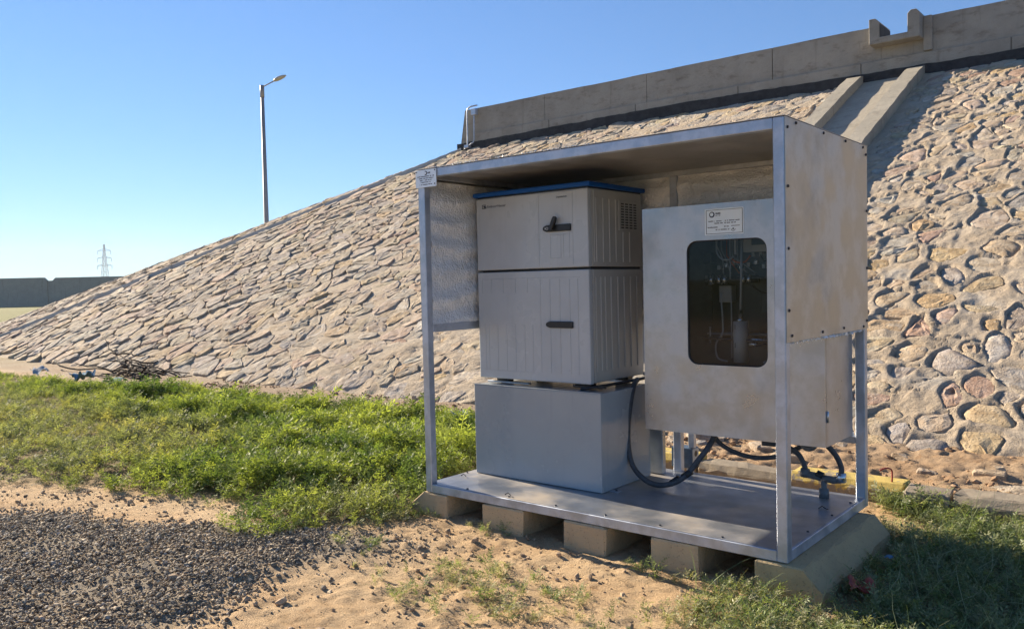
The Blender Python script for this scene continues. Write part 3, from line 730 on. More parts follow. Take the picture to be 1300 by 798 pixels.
# bits of bent tie wire on the floor edge
for x, y in ((.07, .25), (2.2, .78), (.98, .45), (.62, .04)):
    MB().tube([(x, y, .038), (x+.015, y+.01, .05), (x+.04, y+.005, .040), (x+.055, y-.012, .044)], .003, 5).build('tie_wire', M['bolt'], sh)
# sheets with bubble foil lining inside
def crinkle(name, parent, o, ux, uz, nrm, wx, hz, nx=70, nz=80, amp=.008):
    o = np.array(o); ux = np.array(ux); uz = np.array(uz); nrm = np.array(nrm)
    A, B = np.meshgrid(np.linspace(0, wx, nx), np.linspace(0, hz, nz))
    ph = fbm(A, B, 1.6, 3, 71)*1.6
    dsp = amp*(1.3*np.sin(B*2*math.pi/.155+ph*1.6) + .8*fbm(A, B, 9, 3, 72)) + .0035*fbm(A, B, 38, 2, 73)
    dsp += amp*1.2
    V = o + A[..., None]*ux + B[..., None]*uz + dsp[..., None]*nrm; i = np.arange(nx*nz).reshape(nz, nx)
    F = np.stack([i[:-1, :-1], i[:-1, 1:], i[1:, 1:], i[1:, :-1]], -1).reshape(-1, 4)
    return link(name, fast_mesh(name, V.reshape(-1, 3), F), M['foil'], parent, True)
sp_l = box('side_panel', M['sheet'], sh, -.0045, -.0015, 0.004, D, .985, H, .0008)
crinkle('foil_lining', sp_l, (.030, T5+.002, .995+.04), (0, 1, 0), (0, 0, 1), (1, 0, 0), D-2*T5-.004, .90)
sp_r = box('side_panel', M['sheet'], sh, W+.0015, W+.0045, 0.004, D, .985, H, .0008)
crinkle('foil_lining', sp_r, (W-.030, T5+.002, .995+.04), (0, 1, 0), (0, 0, 1), (-1, 0, 0), D-2*T5-.004, .90)
bp = box('back_panel', M['sheet'], sh, 0.0, W, D+.0015, D+.0045, .985, H, .0008)
crinkle('foil_lining', bp, (T5+.002, D-.030, 1.035), (1, 0, 0), (0, 0, 1), (0, -1, 0), W-2*T5-.004, .915, 160, 80)
rp = box('roof_panel', M['roof'], sh, -.006, W+.006, -.002, D+.006, H+.0015, H+.0045, .0008)
box('ceiling_sheet', M['roof'], rp, T5+.002, W-T5-.002, T5+.002, D-T5-.002, H-.022, H-.016, .001)
for y, z in ((.135, 1.985), (.5, 1.985), (.834, 1.985), (1.127, 1.985), (.03, 1.954), (1.18, 1.951), (.03, 1.69), (.03, 1.41), (1.185, 1.64), (1.185, 1.323), (1.18, 1.03), (.062, 1.014), (.465, 1.008), (.786, 1.01), (1.12, 1.0), (.03, 1.13)):
    bolt(sp_r, (W+.008, y, z), (0, math.pi/2, 0))
# ragged foil sticking out under the right sheet and along the roof edge
def ragged(name, parent, pts, n, sc, mat):
    vs = []; fs = []
    for k in range(n):
        t = rng.random(); i = int(t*(len(pts)-1)); f = t*(len(pts)-1)-i
        p = np.array(pts[i])*(1-f)+np.array(pts[min(i+1, len(pts)-1)])*f; b = len(vs); s = sc*rng.uniform(.4, 1.3)*(1+.9*max(0, float(fbm(p[1]*1.0+p[0], p[0], 4, 2, 81))))
        for q in range(4): vs.append(tuple(p + rng.normal(0, 1, 3)*s*np.array([.5, .9, .55])))
        fs += [(b, b+1, b+2), (b, b+2, b+3), (b, b+3, b+1), (b+1, b+2, b+3)]
    o = link(name, py_mesh(name, vs, fs), mat, parent); tag(o, kind='stuff'); return o
ragged('torn_foil', sp_r, [(W-.008, .03, .982), (W-.008, .25, .984), (W-.006, .6, .981), (W-.006, .9, .978), (W-.006, 1.18, .98)], 520, .0085, M['foil'])
ragged('torn_foil', rp, [(.1, -.004, H+.005), (.8, -.004, H+.006), (1.3, -.002, H+.004)], 260, .0045, M['foil'])

# plate on the top left corner, with illegible printing
def print_row(mbk, x0, x1, y, z, h, seed, gapp=.18):
    r = random.Random(seed); x = x0
    while x < x1:
        wdt = h*r.uniform(.35, .7)
        if r.random() > gapp: mbk.box(x, min(x+wdt, x1), y-.0006, y, z, z+h*r.uniform(.7, 1.0))
        x += wdt+h*.22
def ring(mbk, cx, y, cz, ro, ri, ox=0, oz=0, n=28, a0=0, a1=2*math.pi):
    vs = []
    for k in range(n+1):
        a = a0+(a1-a0)*k/n
        vs.append((mbk.bm.verts.new((cx+ro*math.cos(a), y, cz+ro*math.sin(a))), mbk.bm.verts.new((cx+ox+ri*math.cos(a), y, cz+oz+ri*math.sin(a)))))
    for a, b in zip(vs, vs[1:]): mbk.bm.faces.new((a[0], a[1], b[1], b[0]))
pl = empty('name_plate', (.08, -.006, 1.94)); tag(pl, 'small white printed plate screwed to the top left front corner of the shelter', 'sign')
box('plate', M['white'], pl, -.012, .166, -.0075, -.0035, 1.888, 1.995, .0005)
b = MB(); ring(b, .078, -.0081, 1.974, .013, .008, -.003, .001, a0=-2.3, a1=2.3); print_row(b, .095, .118, -.008, 1.970, .010, 2)
for z, a, c, s in ((1.952, .004, .150, 3), (1.940, .010, .145, 4), (1.928, .026, .130, 5), (1.916, .034, .118, 6), (1.902, .016, .140, 7)): print_row(b, a, c, -.008, z, .0055, s)
b.build('printing', M['ink'], pl)
for x, z in ((-.002, 1.985), (.157, 1.987), (.155, 1.904)): bolt(pl, (x, -.010, z), (math.pi/2, 0, 0)).scale = (.55, .55, .6)

# ------------------------------------------------------------------ base box
bb = empty('base_box', (.58, .7, .034)); tag(bb, 'plain grey painted steel box standing on the shelter floor under the sampler cabinet', 'metal box')
MB().box(.080, 1.074, .390, .955, .036, .622, .004, 2).build('body', M['basebox'], bb)
box('back_flange', M['steel'], bb, .95, 1.125, 1.02, 1.06, .035, .50, .003)
box('top_edge', M['basebox'], bb, .078, 1.076, .388, .402, .6225, .628, .001)
box('fixing_foot', M['galv'], bb, 1.078, 1.14, .46, .50, .034, .040, .001)
bolt(bb, (1.115, .48, .044), (0, 0, 0))

# ------------------------------------------------------------------ sampler cabinet
sc_ = empty('sampler_cabinet', (.53, .75, .66)); tag(sc_, 'tall light grey two door cabinet with a blue lid, on top of the base box', 'cabinet')
X0, X1, Y0, Y1 = .080, .968, .450, 1.072
MB().box(X0+.002, X1-.001, Y0+.045, Y1, .668, 1.356, .006, 2).build('lower_housing', M['cabside'], sc_)
MB().box(X0+.002, X1-.001, Y0+.045, Y1, 1.372, 1.842, .006, 2).build('upper_housing', M['cabside'], sc_)
box('gasket', M['black'], sc_, X0+.01, X1-.012, Y0+.05, Y1-.01, 1.352, 1.376, .001)
box('gasket', M['black'], sc_, X0+.012, X1-.012, Y0+.04, Y0+.05, .68, 1.84, .001)
ud = MB().box(X0, X1, Y0, Y0+.040, 1.371, 1.840, .007, 2).build('door', M['cab'], sc_); ud['label'] = 'upper door with an open lever latch'
ld = MB().box(X0, X1, Y0, Y0+.040, .664, 1.356, .007, 2).build('door', M['cab'], sc_); ld['label'] = 'lower door with a closed flat latch'
MB().box(X0-.022, X1+.020, Y0-.012, Y1+.02, 1.850, 1.878, .008, 2).build('lid', M['blue'], sc_)
box('lid_seal', M['black'], sc_, X0+.004, X1-.004, Y0+.012, Y1-.004, 1.8405, 1.8505, .001)
def ribs(parent, x, ylist, z0, z1, mat):
    me = None
    for y, a, b_ in [(y, z0, z1) if not isinstance(y, tuple) else y for y in ylist]:
        box('rib', mat, parent, x-.002, x+.006, y-.006, y+.006, a, b_, .003)
UH = [o for o in sc_.children if o.name.startswith('upper_housing')][0]; LH = [o for o in sc_.children if o.name.startswith('lower_housing')][0]
ribs(UH, X1, [.535, .611, .683, .755, (.838, 1.40, 1.590), (.916, 1.40, 1.590)], 1.40, 1.787, M['cabside'])
ribs(LH, X1, [.520, .545+.03, .625, .690, .767, .841, .917, .994], .735, 1.31, M['cabside'])
box('rib', M['cabside'], UH, X1-.002, X1+.004, .512, .518, 1.40, 1.83, .001); box('rib', M['cabside'], LH, X1-.002, X1+.004, .497, .502, .68, 1.34, .001)
vt = box('vent_grille', M['cabside'], UH, X1-.002, X1+.005, .790, 1.018, 1.598, 1.787, .002)
for c_ in range(4):
    yv = .812+c_*.050
    for r_ in range(10): box('slot', M['black'], vt, X1+.0035, X1+.0066, yv, yv+.034, 1.612+r_*.0165, 1.6205+r_*.0165, .0008)
def groove(parent, x, z0, z1, wd_=.004): box('groove', M['cab'], parent, x-wd_/2, x+wd_/2, Y0-.0022, Y0+.001, z0, z1, .0009)
for x in (.598, .856): groove(ud, x, 1.385, 1.828)
box('groove', M['cab'], ud, .598, .856, Y0-.0022, Y0+.001, 1.826, 1.830, .0009)
for x in (.686, .766, .786, .83): groove(ud, x, 1.43, 1.575 if x < .8 else 1.60)
box('groove', M['cab'], ud, .686, .766, Y0-.0022, Y0+.001, 1.428, 1.432, .0009)
MB().tube([(.69+.16*t, Y0, 1.575-.012*math.sin(math.pi*t)+.012*t) for t in np.linspace(0, 1, 9)], .002, 5).build('groove', M['cab'], ud)
for x in (.60, .675, .75, .825, .885): groove(ld, x, .72, 1.30)
for x in (.14, .17, .245, .32, .395, .47, .535): groove(ld, x, .72, 1.02)
for x in (.12, .2, .3, .4, .5): groove(ld, x, 1.22, 1.31, .003)
box('groove', M['cab'], ld, .12, .90, Y0-.002, Y0+.001, 1.31, 1.313, .0009); box('groove', M['cab'], ld, .12, .58, Y0-.002, Y0+.001, .715, .718, .0009)
def latch(parent, x0, x1, z0, z1, lever):
    h = z1-z0; zc = (z0+z1)/2
    pr = [(x0, zc), (x0+.006, zc+h*.28), (x0+.03, z1), (x1, z1), (x1, z0), (x0+.03, z0), (x0+.006, zc-h*.28)]
    l = MB().prism(pr[::-1], 'y', Y0-.014, Y0-.001, .003).build('latch', M['black'], parent)
    if lever:
        MB().prism([(.693, 1.598), (.724, 1.598), (.756, 1.668), (.750, 1.682), (.737, 1.684), (.727, 1.672)][::-1], 'y', Y0-.040, Y0-.016, .004).build('lever', M['black'], l)
        b = MB(); ring(b, .673, Y0-.0148, zc, .009, .0052); ring(b, .691, Y0-.0148, zc, .009, .006, a0=.5, a1=5.8); b.box(.655, .668, Y0-.0152, Y0-.0145, zc-.005, zc+.005); b.build('lock_mark', M['tube'], l)
latch(ud, .636, .846, 1.592, 1.634, True); latch(ld, .645, .850, 1.002, 1.042, False)
def text(parent, s, x, z, size, y, mat, name='lettering'):
    cu = bpy.data.curves.new(name, 'FONT'); cu.body = s; cu.size = size; cu.extrude = .0003; cu.resolution_u = 2
    o = bpy.data.objects.new(name, cu); COL.objects.link(o); o.rotation_euler = (math.pi/2, 0, 0); o.location = (x, y, z)
    bpy.context.view_layer.update(); me = bpy.data.meshes.new_from_object(o.evaluated_get(bpy.context.evaluated_depsgraph_get()))
    me.transform(o.matrix_world); bpy.data.objects.remove(o)
    return link(name, me, mat, parent)
text(ud, 'Endress+Hauser', .178, 1.777, .0235, Y0-.0012, M['ink'])
text(ud, 'Liquistation', .738, 1.797, .017, Y0-.0012, M['ink'])
b = MB()
for q in ((.133, .137, 1.773, 1.799), (.133, .162, 1.773, 1.777), (.133, .155, 1.795, 1.799), (.141, .152, 1.784, 1.788), (.158, .163, 1.777, 1.802), (.165, .170, 1.773, 1.787), (.150, .158, 1.779, 1.791)): b.box(q[0], q[1], Y0-.0015, Y0-.0008, q[2], q[3])
b.build('emblem', M['ink'], ud)
# feet between the two boxes and the black mounting bars
for x in (.14, .80):
    for y in (.55, .98): box('foot', M['black'], sc_, x, x+.10, y, y+.06, .628, .6675, .003)
box('mounting_bar', M['black'], sc_, .82, 1.04, .47, .51, .640, .655, .002); MB().box(.965, 1.005, .46, 1.12, .641, .652, .002).build('mounting_bar', M['black'], sc_)
box('mounting_bar', M['galv'], sc_, .10, .45, .50, .53, .629, .640, .002)
MB().tube(spline([(.90, .44, .635), (.98, .50, .648), (1.03, .8, .655), (1.05, 1.05, .662), (.99, 1.10, .665)], 6), .009, 8).build('cable', M['black'], sc_, True)
MB().tube(spline([(1.02, .98, .69), (1.05, .99, .67), (1.06, .97, .655)], 4), .016, 8).build('gland', M['tube'], sc_, True)

# ------------------------------------------------------------------ stainless analyser cabinet
ac = empty('analyser_cabinet', (1.75, .9, .39)); tag(ac, 'stainless steel wall cabinet with a rounded glass window in its door, at the right', 'cabinet')
a0, a1, yf, yb, z0, z1 = 1.212, 2.280, .664, 1.105, .392, 1.703
for q in ((a0, a0+.004, yf+.022, yb, z0, z1), (a1-.004, a1, yf+.022, yb, z0, z1), (a0+.004, a1-.004, yb-.004, yb, z0, z1), (a0+.004, a1-.004, yf+.022, yb-.004, z0, z0+.004), (a0+.004, a1-.004, yf+.022, yb-.004, z1-.004, z1)):
    MB().box(*q[:6]).build('shell_panel', M['steel'], ac)
box('gasket', M['black'], ac, a0+.006, a1-.006, yf+.018, yf+.024, z0+.008, z0+.03, .001)
# door with a rounded window hole
def rrect(x0, x1, z0_, z1_, r, n=7):
    out = []
    for cx, cz, s in ((x1-r, z1_-r, 0), (x0+r, z1_-r, 1), (x0+r, z0_+r, 2), (x1-r, z0_+r, 3)):
        for k in range(n): a = math.pi/2*(s+k/(n-1)); out.append((cx+r*math.cos(a), cz+r*math.sin(a)))
    return out
wx0, wx1, wz0, wz1 = 1.500, 1.976, .794, 1.500
inner = rrect(wx0, wx1, wz0, wz1, .062); NI = len(inner); outer = []
n = 7
for k, (s, cor) in enumerate(((0, (a1, z1)), (1, (a0, z1)), (2, (a0, z0)), (3, (a1, z0)))):
    for i in range(n):
        p = inner[k*n+i]
        outer.append(cor if i == n//2 else ((cor[0], p[1]) if (i < n//2) == (k % 2 == 0) else (p[0], cor[1])))
bmm = MB(); lay = {}
for key, pts, y in (('fo', outer, yf), ('fi', inner, yf), ('bi', inner, yf+.018), ('bo', outer, yf+.018)): lay[key] = [bmm.bm.verts.new((p[0], y, p[1])) for p in pts]
for A, B in (('fo', 'fi'), ('fi', 'bi'), ('bi', 'bo'), ('bo', 'fo')):
    for k in range(NI): bmm.bm.faces.new((lay[A][k], lay[A][(k+1) % NI], lay[B][(k+1) % NI], lay[B][k]))
dr = bmm.build('door', M['steel'], ac)
g = MB(); gi = rrect(wx0-.01, wx1+.01, wz0-.01, wz1+.01, .065)
g.bm.faces.new([g.bm.verts.new((p[0], yf+.014, p[1])) for p in gi]); g.build('pane', M['glass'], dr)
g = MB(); o1 = rrect(wx0, wx1, wz0, wz1, .062); o2 = rrect(wx0+.006, wx1-.006, wz0+.006, wz1-.006, .057)
A = [g.bm.verts.new((p[0], yf+.004, p[1])) for p in o1]; B = [g.bm.verts.new((p[0], yf+.008, p[1])) for p in o2]
for k in range(NI): g.bm.faces.new((A[k], A[(k+1) % NI], B[(k+1) % NI], B[k]))
g.build('window_seal', M['black'], dr)
for z in (.55, 1.05, 1.55): MB().tube([(a1+.004, yf+.026, z-.03), (a1+.004, yf+.026, z+.03)], .006, 8).build('hinge', M['chrome'], dr, True)
# sticker (the code square is left out)
st = MB().box(1.617, 1.848, yf-.0012, yf-.0002, 1.526, 1.672).build('sticker', M['white'], dr)
b = MB(); yy = yf-.0018
for q in ((1.625, 1.628, 1.533, 1.665), (1.8395, 1.8425, 1.533, 1.665), (1.625, 1.8425, 1.6635, 1.666), (1.625, 1.8425, 1.532, 1.5345)): b.box(q[0], q[1], yy, yf-.0012, q[2], q[3])
ring(b, 1.661, yy, 1.640, .0165, .0105, -.0015, .001)
print_row(b, 1.684, 1.712, yy, 1.640, .011, 12, 0); print_row(b, 1.682, 1.712, yy, 1.632, .004, 13)
for z, p, q, s in ((1.600, 1.640, 1.825, 14), (1.588, 1.660, 1.805, 15), (1.566, 1.635, 1.695, 16), (1.568, 1.735, 1.760, 17), (1.552, 1.683, 1.765, 19)): print_row(b, p, q, yy, z, .0062, s)
b.box(1.775, 1.825, yy, yf-.0012, 1.571, 1.574); ring(b, 1.787, yy, 1.556, .013, .0105, a0=math.pi, a1=2*math.pi); ring(b, 1.787, yy, 1.556, .005, .001)
b.build('printing', M['ink'], st)
# inside of the cabinet
ins = box('mounting_plate', M['inner'], ac, a0+.03, a1-.03, yb-.03, yb-.02, z0+.03, z1-.03, .001)
box('side_liner', M['dev'], ac, 1.93, a1-.006, yb-.034, yb-.031, 1.0, 1.62, .001)
cm = empty('i', (0, 0, 0)); bpy.data.objects.remove(cm)
dv = MB().box(1.735, 2.06, .90, 1.07, 1.430, 1.66, .008, 2).build('transmitter', M['dev'], ac)
box('screen', M['dark'], dv, 1.79, 1.955, .896, .901, 1.470, 1.60, .002)
for k in range(6): MB().tube([(1.775+k*.045, .96, 1.432), (1.775+k*.045, .96, 1.405)], .012, 8).build('cable_gland', M['dev'], dv)
MB().box(1.48, 1.90, 1.02, 1.06, .96, 1.36, .004).build('pump_panel', M['dark'], ac); MB().box(1.47, 1.96, .97, 1.04, .945, .958, .002).build('shelf', M['dev'], ac)
for z, x_, l_ in ((1.275, 1.53, .30),):
    vb = MB().tube([(x_, .90, z), (x_+l_, .90, z)], .020, 10).build('valve_manifold', M['black'], ac, True)
    for q in (0.0, .05, .085, .20, .235): MB().tube([(x_+q, .90, z), (x_+q+.022, .90, z)], .027, 10).build('collar', M['chrome'], vb, True)
box('solenoid', M['chrome'], ac, 1.505, 1.545, .88, .93, 1.245, 1.305, .004); box('regulator', M['black'], ac, 1.50, 1.56, .86, .94, 1.37, 1.44, .01)
MB().tube([(1.745, .84, .80), (1.745, .84, 1.035)], .043, 18).build('flow_cell', M['dev'], ac, True); MB().tube([(1.745, .84, 1.035), (1.745, .84, 1.05), (1.745, .84, 1.10)], [.03, .012, .009], 12).build('flow_cell_neck', M['chrome'], ac, True)
MB().tube([(1.745, .84, 1.10), (1.752, .84, 1.30), (1.757, .84, 1.52)], .007, 8).build('tubing', M['tube'], ac, True)
for z in (.885, .99): box('clamp', M['black'], ac, 1.725, 1.748, .800, .815, z, z+.03, .002)
for pts, r, mt in (([(1.62, .84, 1.60), (1.60, .84, 1.46), (1.63, .83, 1.40), (1.68, .83, 1.39), (1.71, .84, 1.41)], .005, 'tube'), ([(1.68, .86, 1.40), (1.72, .85, 1.375), (1.77, .85, 1.375), (1.80, .86, 1.41)], .005, 'orange'),
    ([(1.665, .88, 1.62), (1.667, .88, 1.45), (1.667, .88, 1.28)], .004, 'tube'), ([(1.705, .87, 1.6), (1.705, .87, 1.42)], .009, 'tube'), ([(1.62, .85, 1.20), (1.63, .85, 1.02), (1.63, .84, .96), (1.59, .84, .90), (1.60, .84, .82), (1.66, .84, .80)], .005, 'tube'),
    ([(1.68, .86, 1.18), (1.68, .86, .82)], .004, 'tube'), ([(1.545, .86, 1.0), (1.545, .86, .90)], .005, 'tube'), ([(1.80, .88, 1.285), (1.88, .86, 1.28), (1.93, .86, 1.26), (1.99, .88, 1.23)], .008, 'black'), ([(1.80, .88, 1.24), (1.86, .86, 1.20), (1.95, .86, 1.19), (1.98, .88, 1.20)], .006, 'black'),
    ([(1.50, .85, .935), (1.70, .83, .930), (1.88, .83, .925), (1.94, .86, .95)], .007, 'hose'), ([(1.80, .83, .905), (1.84, .83, .905), (1.93, .83, .90), (1.99, .85, .85)], .008, 'black'), ([(1.90, .86, .90), (1.90, .86, .82), (1.87, .86, .80)], .005, 'tube'),
    ([(1.83, .93, 1.41), (1.87, .90, 1.375), (1.90, .92, 1.40)], .004, 'black'), ([(1.88, .93, 1.41), (1.91, .90, 1.37), (1.98, .92, 1.39)], .004, 'black')):
    MB().tube(spline(pts, 5), r, 7).build('tubing', M[mt], ac, True)
for k in range(7): box('fitting_block', M['chrome' if k % 2 else 'dev'], ac, 1.56+k*.046, 1.58+k*.046, .93, .96, 1.335+.012*(k % 3), 1.36+.012*(k % 3), .002)
for k in range(5): MB().tube(spline([(1.56+k*.03, .95, 1.62), (1.555+k*.034, .93, 1.50-.03*k), (1.60+k*.02, .92, 1.40), (1.60+k*.05, .93, 1.31)], 5), .0035, 6).build('tubing', M['tube' if k % 2 else 'orange' if k == 2 else 'dev'], ac, True)
MB().tube([(1.51, .90, .93), (1.96, .90, .925)], .012, 8).build('pipe', M['chrome'], ac, True); MB().tube([(1.90, .88, .79), (1.90, .88, 1.0)], .014, 8).build('pipe', M['dev'], ac, True)
MB().box(1.56, 1.64, .95, 1.02, 1.14, 1.24, .004).build('valve_block', M['dev'], ac); MB().box(1.82, 1.90, .95, 1.02, 1.08, 1.20, .004).build('valve_block', M['dark'], ac)
box('relay_box', M['black'], ac, 1.952, 1.995, .90, .98, 1.03, 1.17, .004); MB().tube([(1.80, .83, .905), (1.85, .83, .905)], .012, 8).build('fitting', M['chrome'], ac, True)
box('terminal_box', M['dev'], ac, 1.89, 1.95, .93, .98, .85, .92, .004)
# rear hanging brackets
box('hanging_bracket', M['galv'], ac, 1.30, 1.36, yb+.001, D-T5, .60, .64, .002); box('hanging_bracket', M['galv'], ac, 2.17, 2.275, yb+.001, D-T5, .378, .40, .002)

# ------------------------------------------------------------------ hoses, pipe tee, socket box
hs = MB().tube(spline([(1.03, .88, .655), (1.065, .78, .63), (1.07, .72, .50), (1.065, .70, .32), (1.105, .68, .16), (1.21, .67, .075), (1.33, .67, .066), (1.44, .70, .12), (1.53, .74, .24), (1.575, .80, .33), (1.58, .85, .398)], 10), .0165, 12).build('black_hose', M['hose'], None, True)
tag(hs, 'thick dark hose looping from the lidded cabinet down to the floor and up again', 'hose')
for t in ((1.385, .685, .088, .03), (1.455, .705, .133, .035)):
    q = MB().tube([(t[0]-.02, t[1], t[2]-.012), (t[0]+.03, t[1]+.008, t[2]+.026)], .0195, 12).build('tape_wrap', M['black'], hs, True)
h2 = MB().tube(spline([(1.54, .85, .395), (1.60, .88, .30), (1.72, .95, .235), (1.86, 1.0, .235), (1.98, 1.04, .29), (2.06, 1.06, .34)], 8), .0135, 10).build('thin_hose', M['hose'], None, True)
tag(h2, 'thin dark hose sagging behind the front right post below the analyser cabinet', 'hose')
tee = empty('pipe_tee', (2.12, 1.13, .03)); tag(tee, 'grey plastic pipe tee with two bent hoses beside the right rear post', 'pipe')
yq = 1.03
MB().tube(spline([(1.83, .92, .33), (1.93, .98, .315), (2.0, 1.02, .27), (2.035, yq, .20), (2.04, yq, .165)], 7), .0155, 10).build('elbow_hose', M['hose'], tee, True)
MB().tube(spline([(2.14, .90, .395), (2.17, .96, .36), (2.215, 1.01, .29), (2.24, yq, .22), (2.24, yq, .175)], 7), .0155, 10).build('elbow_hose', M['hose'], tee, True)
MB().tube([(2.02, yq, .158), (2.10, yq, .150), (2.13, yq, .145)], .021, 10).build('pipe', M['pvc'], tee, True); MB().tube([(2.13, yq, .145), (2.20, yq, .140), (2.25, yq, .150)], .020, 10).build('pipe', M['pvc'], tee, True)
MB().tube([(2.035, yq, .14), (2.04, yq, .185)], .026, 10).build('fitting', M['pvc'], tee, True); MB().tube([(2.24, yq, .135), (2.24, yq, .185)], .027, 10).build('fitting', M['chrome'], tee, True)
MB().tube([(2.105, yq, .165), (2.14, yq, .153)], .0225, 10).build('collar', M['black'], tee, True)
MB().tube([(2.145, yq, .145), (2.145, yq, .034)], .0165, 10).build('stem', M['pvc'], tee, True); MB().tube([(2.145, yq, .085), (2.145, yq, .034)], .028, 12).build('stem_socket', M['pvc'], tee, True)
MB().tube(spline([(2.055, .93, .392), (2.06, .93, .35), (2.09, .92, .325), (2.13, .92, .34), (2.15, .93, .392)], 6), .0155, 10).build('return_bend', M['pvc'], tee, True)
MB().tube([(2.055, .93, .395), (2.057, .93, .355)], .021, 10).build('coupling', M['chrome'], tee, True)
sx = empty('socket_box', (1.17, 1.35, .02)); tag(sx, 'small blue grey electrical socket box fixed behind the rear centre post', 'socket box')
MB().box(1.055, 1.205, 1.26, 1.36, .035, .170, .006, 2).build('housing', simple('socket_blue_grey', (.06, .10, .16), .4), sx)
fp = box('socket_plate', M['dev'], sx, 1.2055, 1.2095, 1.268, 1.352, .045, .165, .001)
for z in (.075, .130): 
    b = MB(); n = 14
    vs0 = [b.bm.verts.new((1.2105, 1.31+.020*math.cos(2*math.pi*k/n), z+.020*math.sin(2*math.pi*k/n))) for k in range(n)]; b.bm.faces.new(vs0); b.build('outlet', M['black'], fp)
box('conduit', M['galv'], sx, 1.175, 1.215, 1.27, 1.31, .171, .60, .003); box('stake', M['galv'], sx, 1.11, 1.15, 1.37, 1.40, -.25, .15, .002)
rt = MB().tube(spline([(2.20, 1.9, .03), (2.23, 1.92, .045), (2.26, 1.95, .03), (2.262, 1.95, -.05)], 5), .0055, 8).build('red_tap_handle', M['red'], None, True)
tag(rt, 'small red bent tap handle beyond the right rear post of the shelter', 'tap handle')

# ------------------------------------------------------------------ gravel, clods
def icosa():
    t = (1+5**.5)/2; V = np.array([(-1, t, 0), (1, t, 0), (-1, -t, 0), (1, -t, 0), (0, -1, t), (0, 1, t), (0, -1, -t), (0, 1, -t), (t, 0, -1), (t, 0, 1), (-t, 0, -1), (-t, 0, 1)])/1.9
    F = np.array([(0, 11, 5), (0, 5, 1), (0, 1, 7), (0, 7, 10), (0, 10, 11), (1, 5, 9), (5, 11, 4), (11, 10, 2), (10, 7, 6), (7, 1, 8), (3, 9, 4), (3, 4, 2), (3, 2, 6), (3, 6, 8), (3, 8, 9), (4, 9, 5), (2, 4, 11), (6, 2, 10), (8, 6, 7), (9, 8, 1)]); return V, F
IV, IF = icosa()
def rand_rot(n):
    q = rng.normal(0, 1, (n, 4)); q /= np.linalg.norm(q, axis=1)[:, None]; w_, x, y, z = q.T
    return np.stack([1-2*(y*y+z*z), 2*(x*y-z*w_), 2*(x*z+y*w_), 2*(x*y+z*w_), 1-2*(x*x+z*z), 2*(y*z-x*w_), 2*(x*z-y*w_), 2*(y*z+x*w_), 1-2*(x*x+y*y)], 1).reshape(n, 3, 3)
def rocks(name, P, S, T, mat, flat=.6):
    n = len(P); V = IV[None]*(1+rng.uniform(-.28, .28, (n, 12, 1)))
    sc3 = np.stack([np.ones(n), rng.uniform(.6, 1, n), rng.uniform(.4, .8, n)], 1)
    V = V*sc3[:, None, :]*S[:, None, None]
    V = np.einsum('nij,nkj->nki', rand_rot(n), V); V[:, :, 2] *= flat+.2
    V = V+P[:, None, :]; F = IF[None]+(np.arange(n)*12)[:, None, None]
    return fast_mesh(name, V.reshape(-1, 3), F.reshape(-1, 3), np.repeat(T, 12, 0))
n = 72000; px = rng.uniform(-3.3, .6, n); py_ = rng.uniform(-3.2, -.3, n)
d = polydist(px, py_, GRAVEL); keep = (rng.random(n) < .92*sstep(.16, -.30, d + .30*fbm(px, py_, 3, 4, 91))*(.35+.75*sstep(-.35, .15, fbm(px, py_, 1.8, 3, 92)+.25))); keep |= (d < .5) & (rng.random(n) < .03)
uu, vv, ww = to_px(np.stack([px, py_, px*0+GZ], 1)); keep &= (uu > -60) & (vv < 860) & (ww > .3)
px, py_ = px[keep], py_[keep]; n = len(px); S = np.clip(rng.lognormal(math.log(.0072), .38, n), .0035, .018)
P = np.stack([px, py_, ground_h(px, py_)+S*.3+rng.uniform(0, .012, n)*sstep(0, -.3, polydist(px, py_, GRAVEL))], 1)
gcol = np.array([(.20, .18, .155), (.26, .23, .19), (.33, .29, .23), (.44, .37, .28), (.14, .13, .12)])[rng.integers(0, 5, n)]*rng.uniform(.75, 1.5, (n, 1))*np.array([1.10, 1.0, .86])
gcol[rng.random(n) < .05] = (.42, .38, .33)
tag(link('gravel', rocks('gravel', P, S, gcol, None), M['gravel'], None), 'spread of dark crushed stone gravel over the sand', kind='stuff'); print('gravel', n)
n = 26000; px = rng.uniform(-8, 4.5, n); py_ = rng.uniform(-2.8, 4.3, n); dens = .12+.88*(fbm(px, py_, 1.3, 3, 95) > .12); keep = rng.random(n) < dens
keep &= ~((px > -.1) & (px < 2.4) & (py_ > .02) & (py_ < 1.2)); px, py_ = px[keep], py_[keep]; n = len(px); S = np.clip(rng.lognormal(math.log(.0065), .55, n), .003, .035)
S = np.where(py_ > 2.2, S*2.0, S*1.15)
ct = np.where((py_ > 2)[:, None], np.array([.42, .27, .16]), np.array([.46, .33, .21]))*rng.uniform(.6, 1.15, (n, 1))
tag(link('clods', rocks('clods', np.stack([px, py_, ground_h(px, py_)+S*.2], 1), S, ct, None), M['pebble'], None), 'scattered clods and pebbles on the sandy soil', kind='stuff')

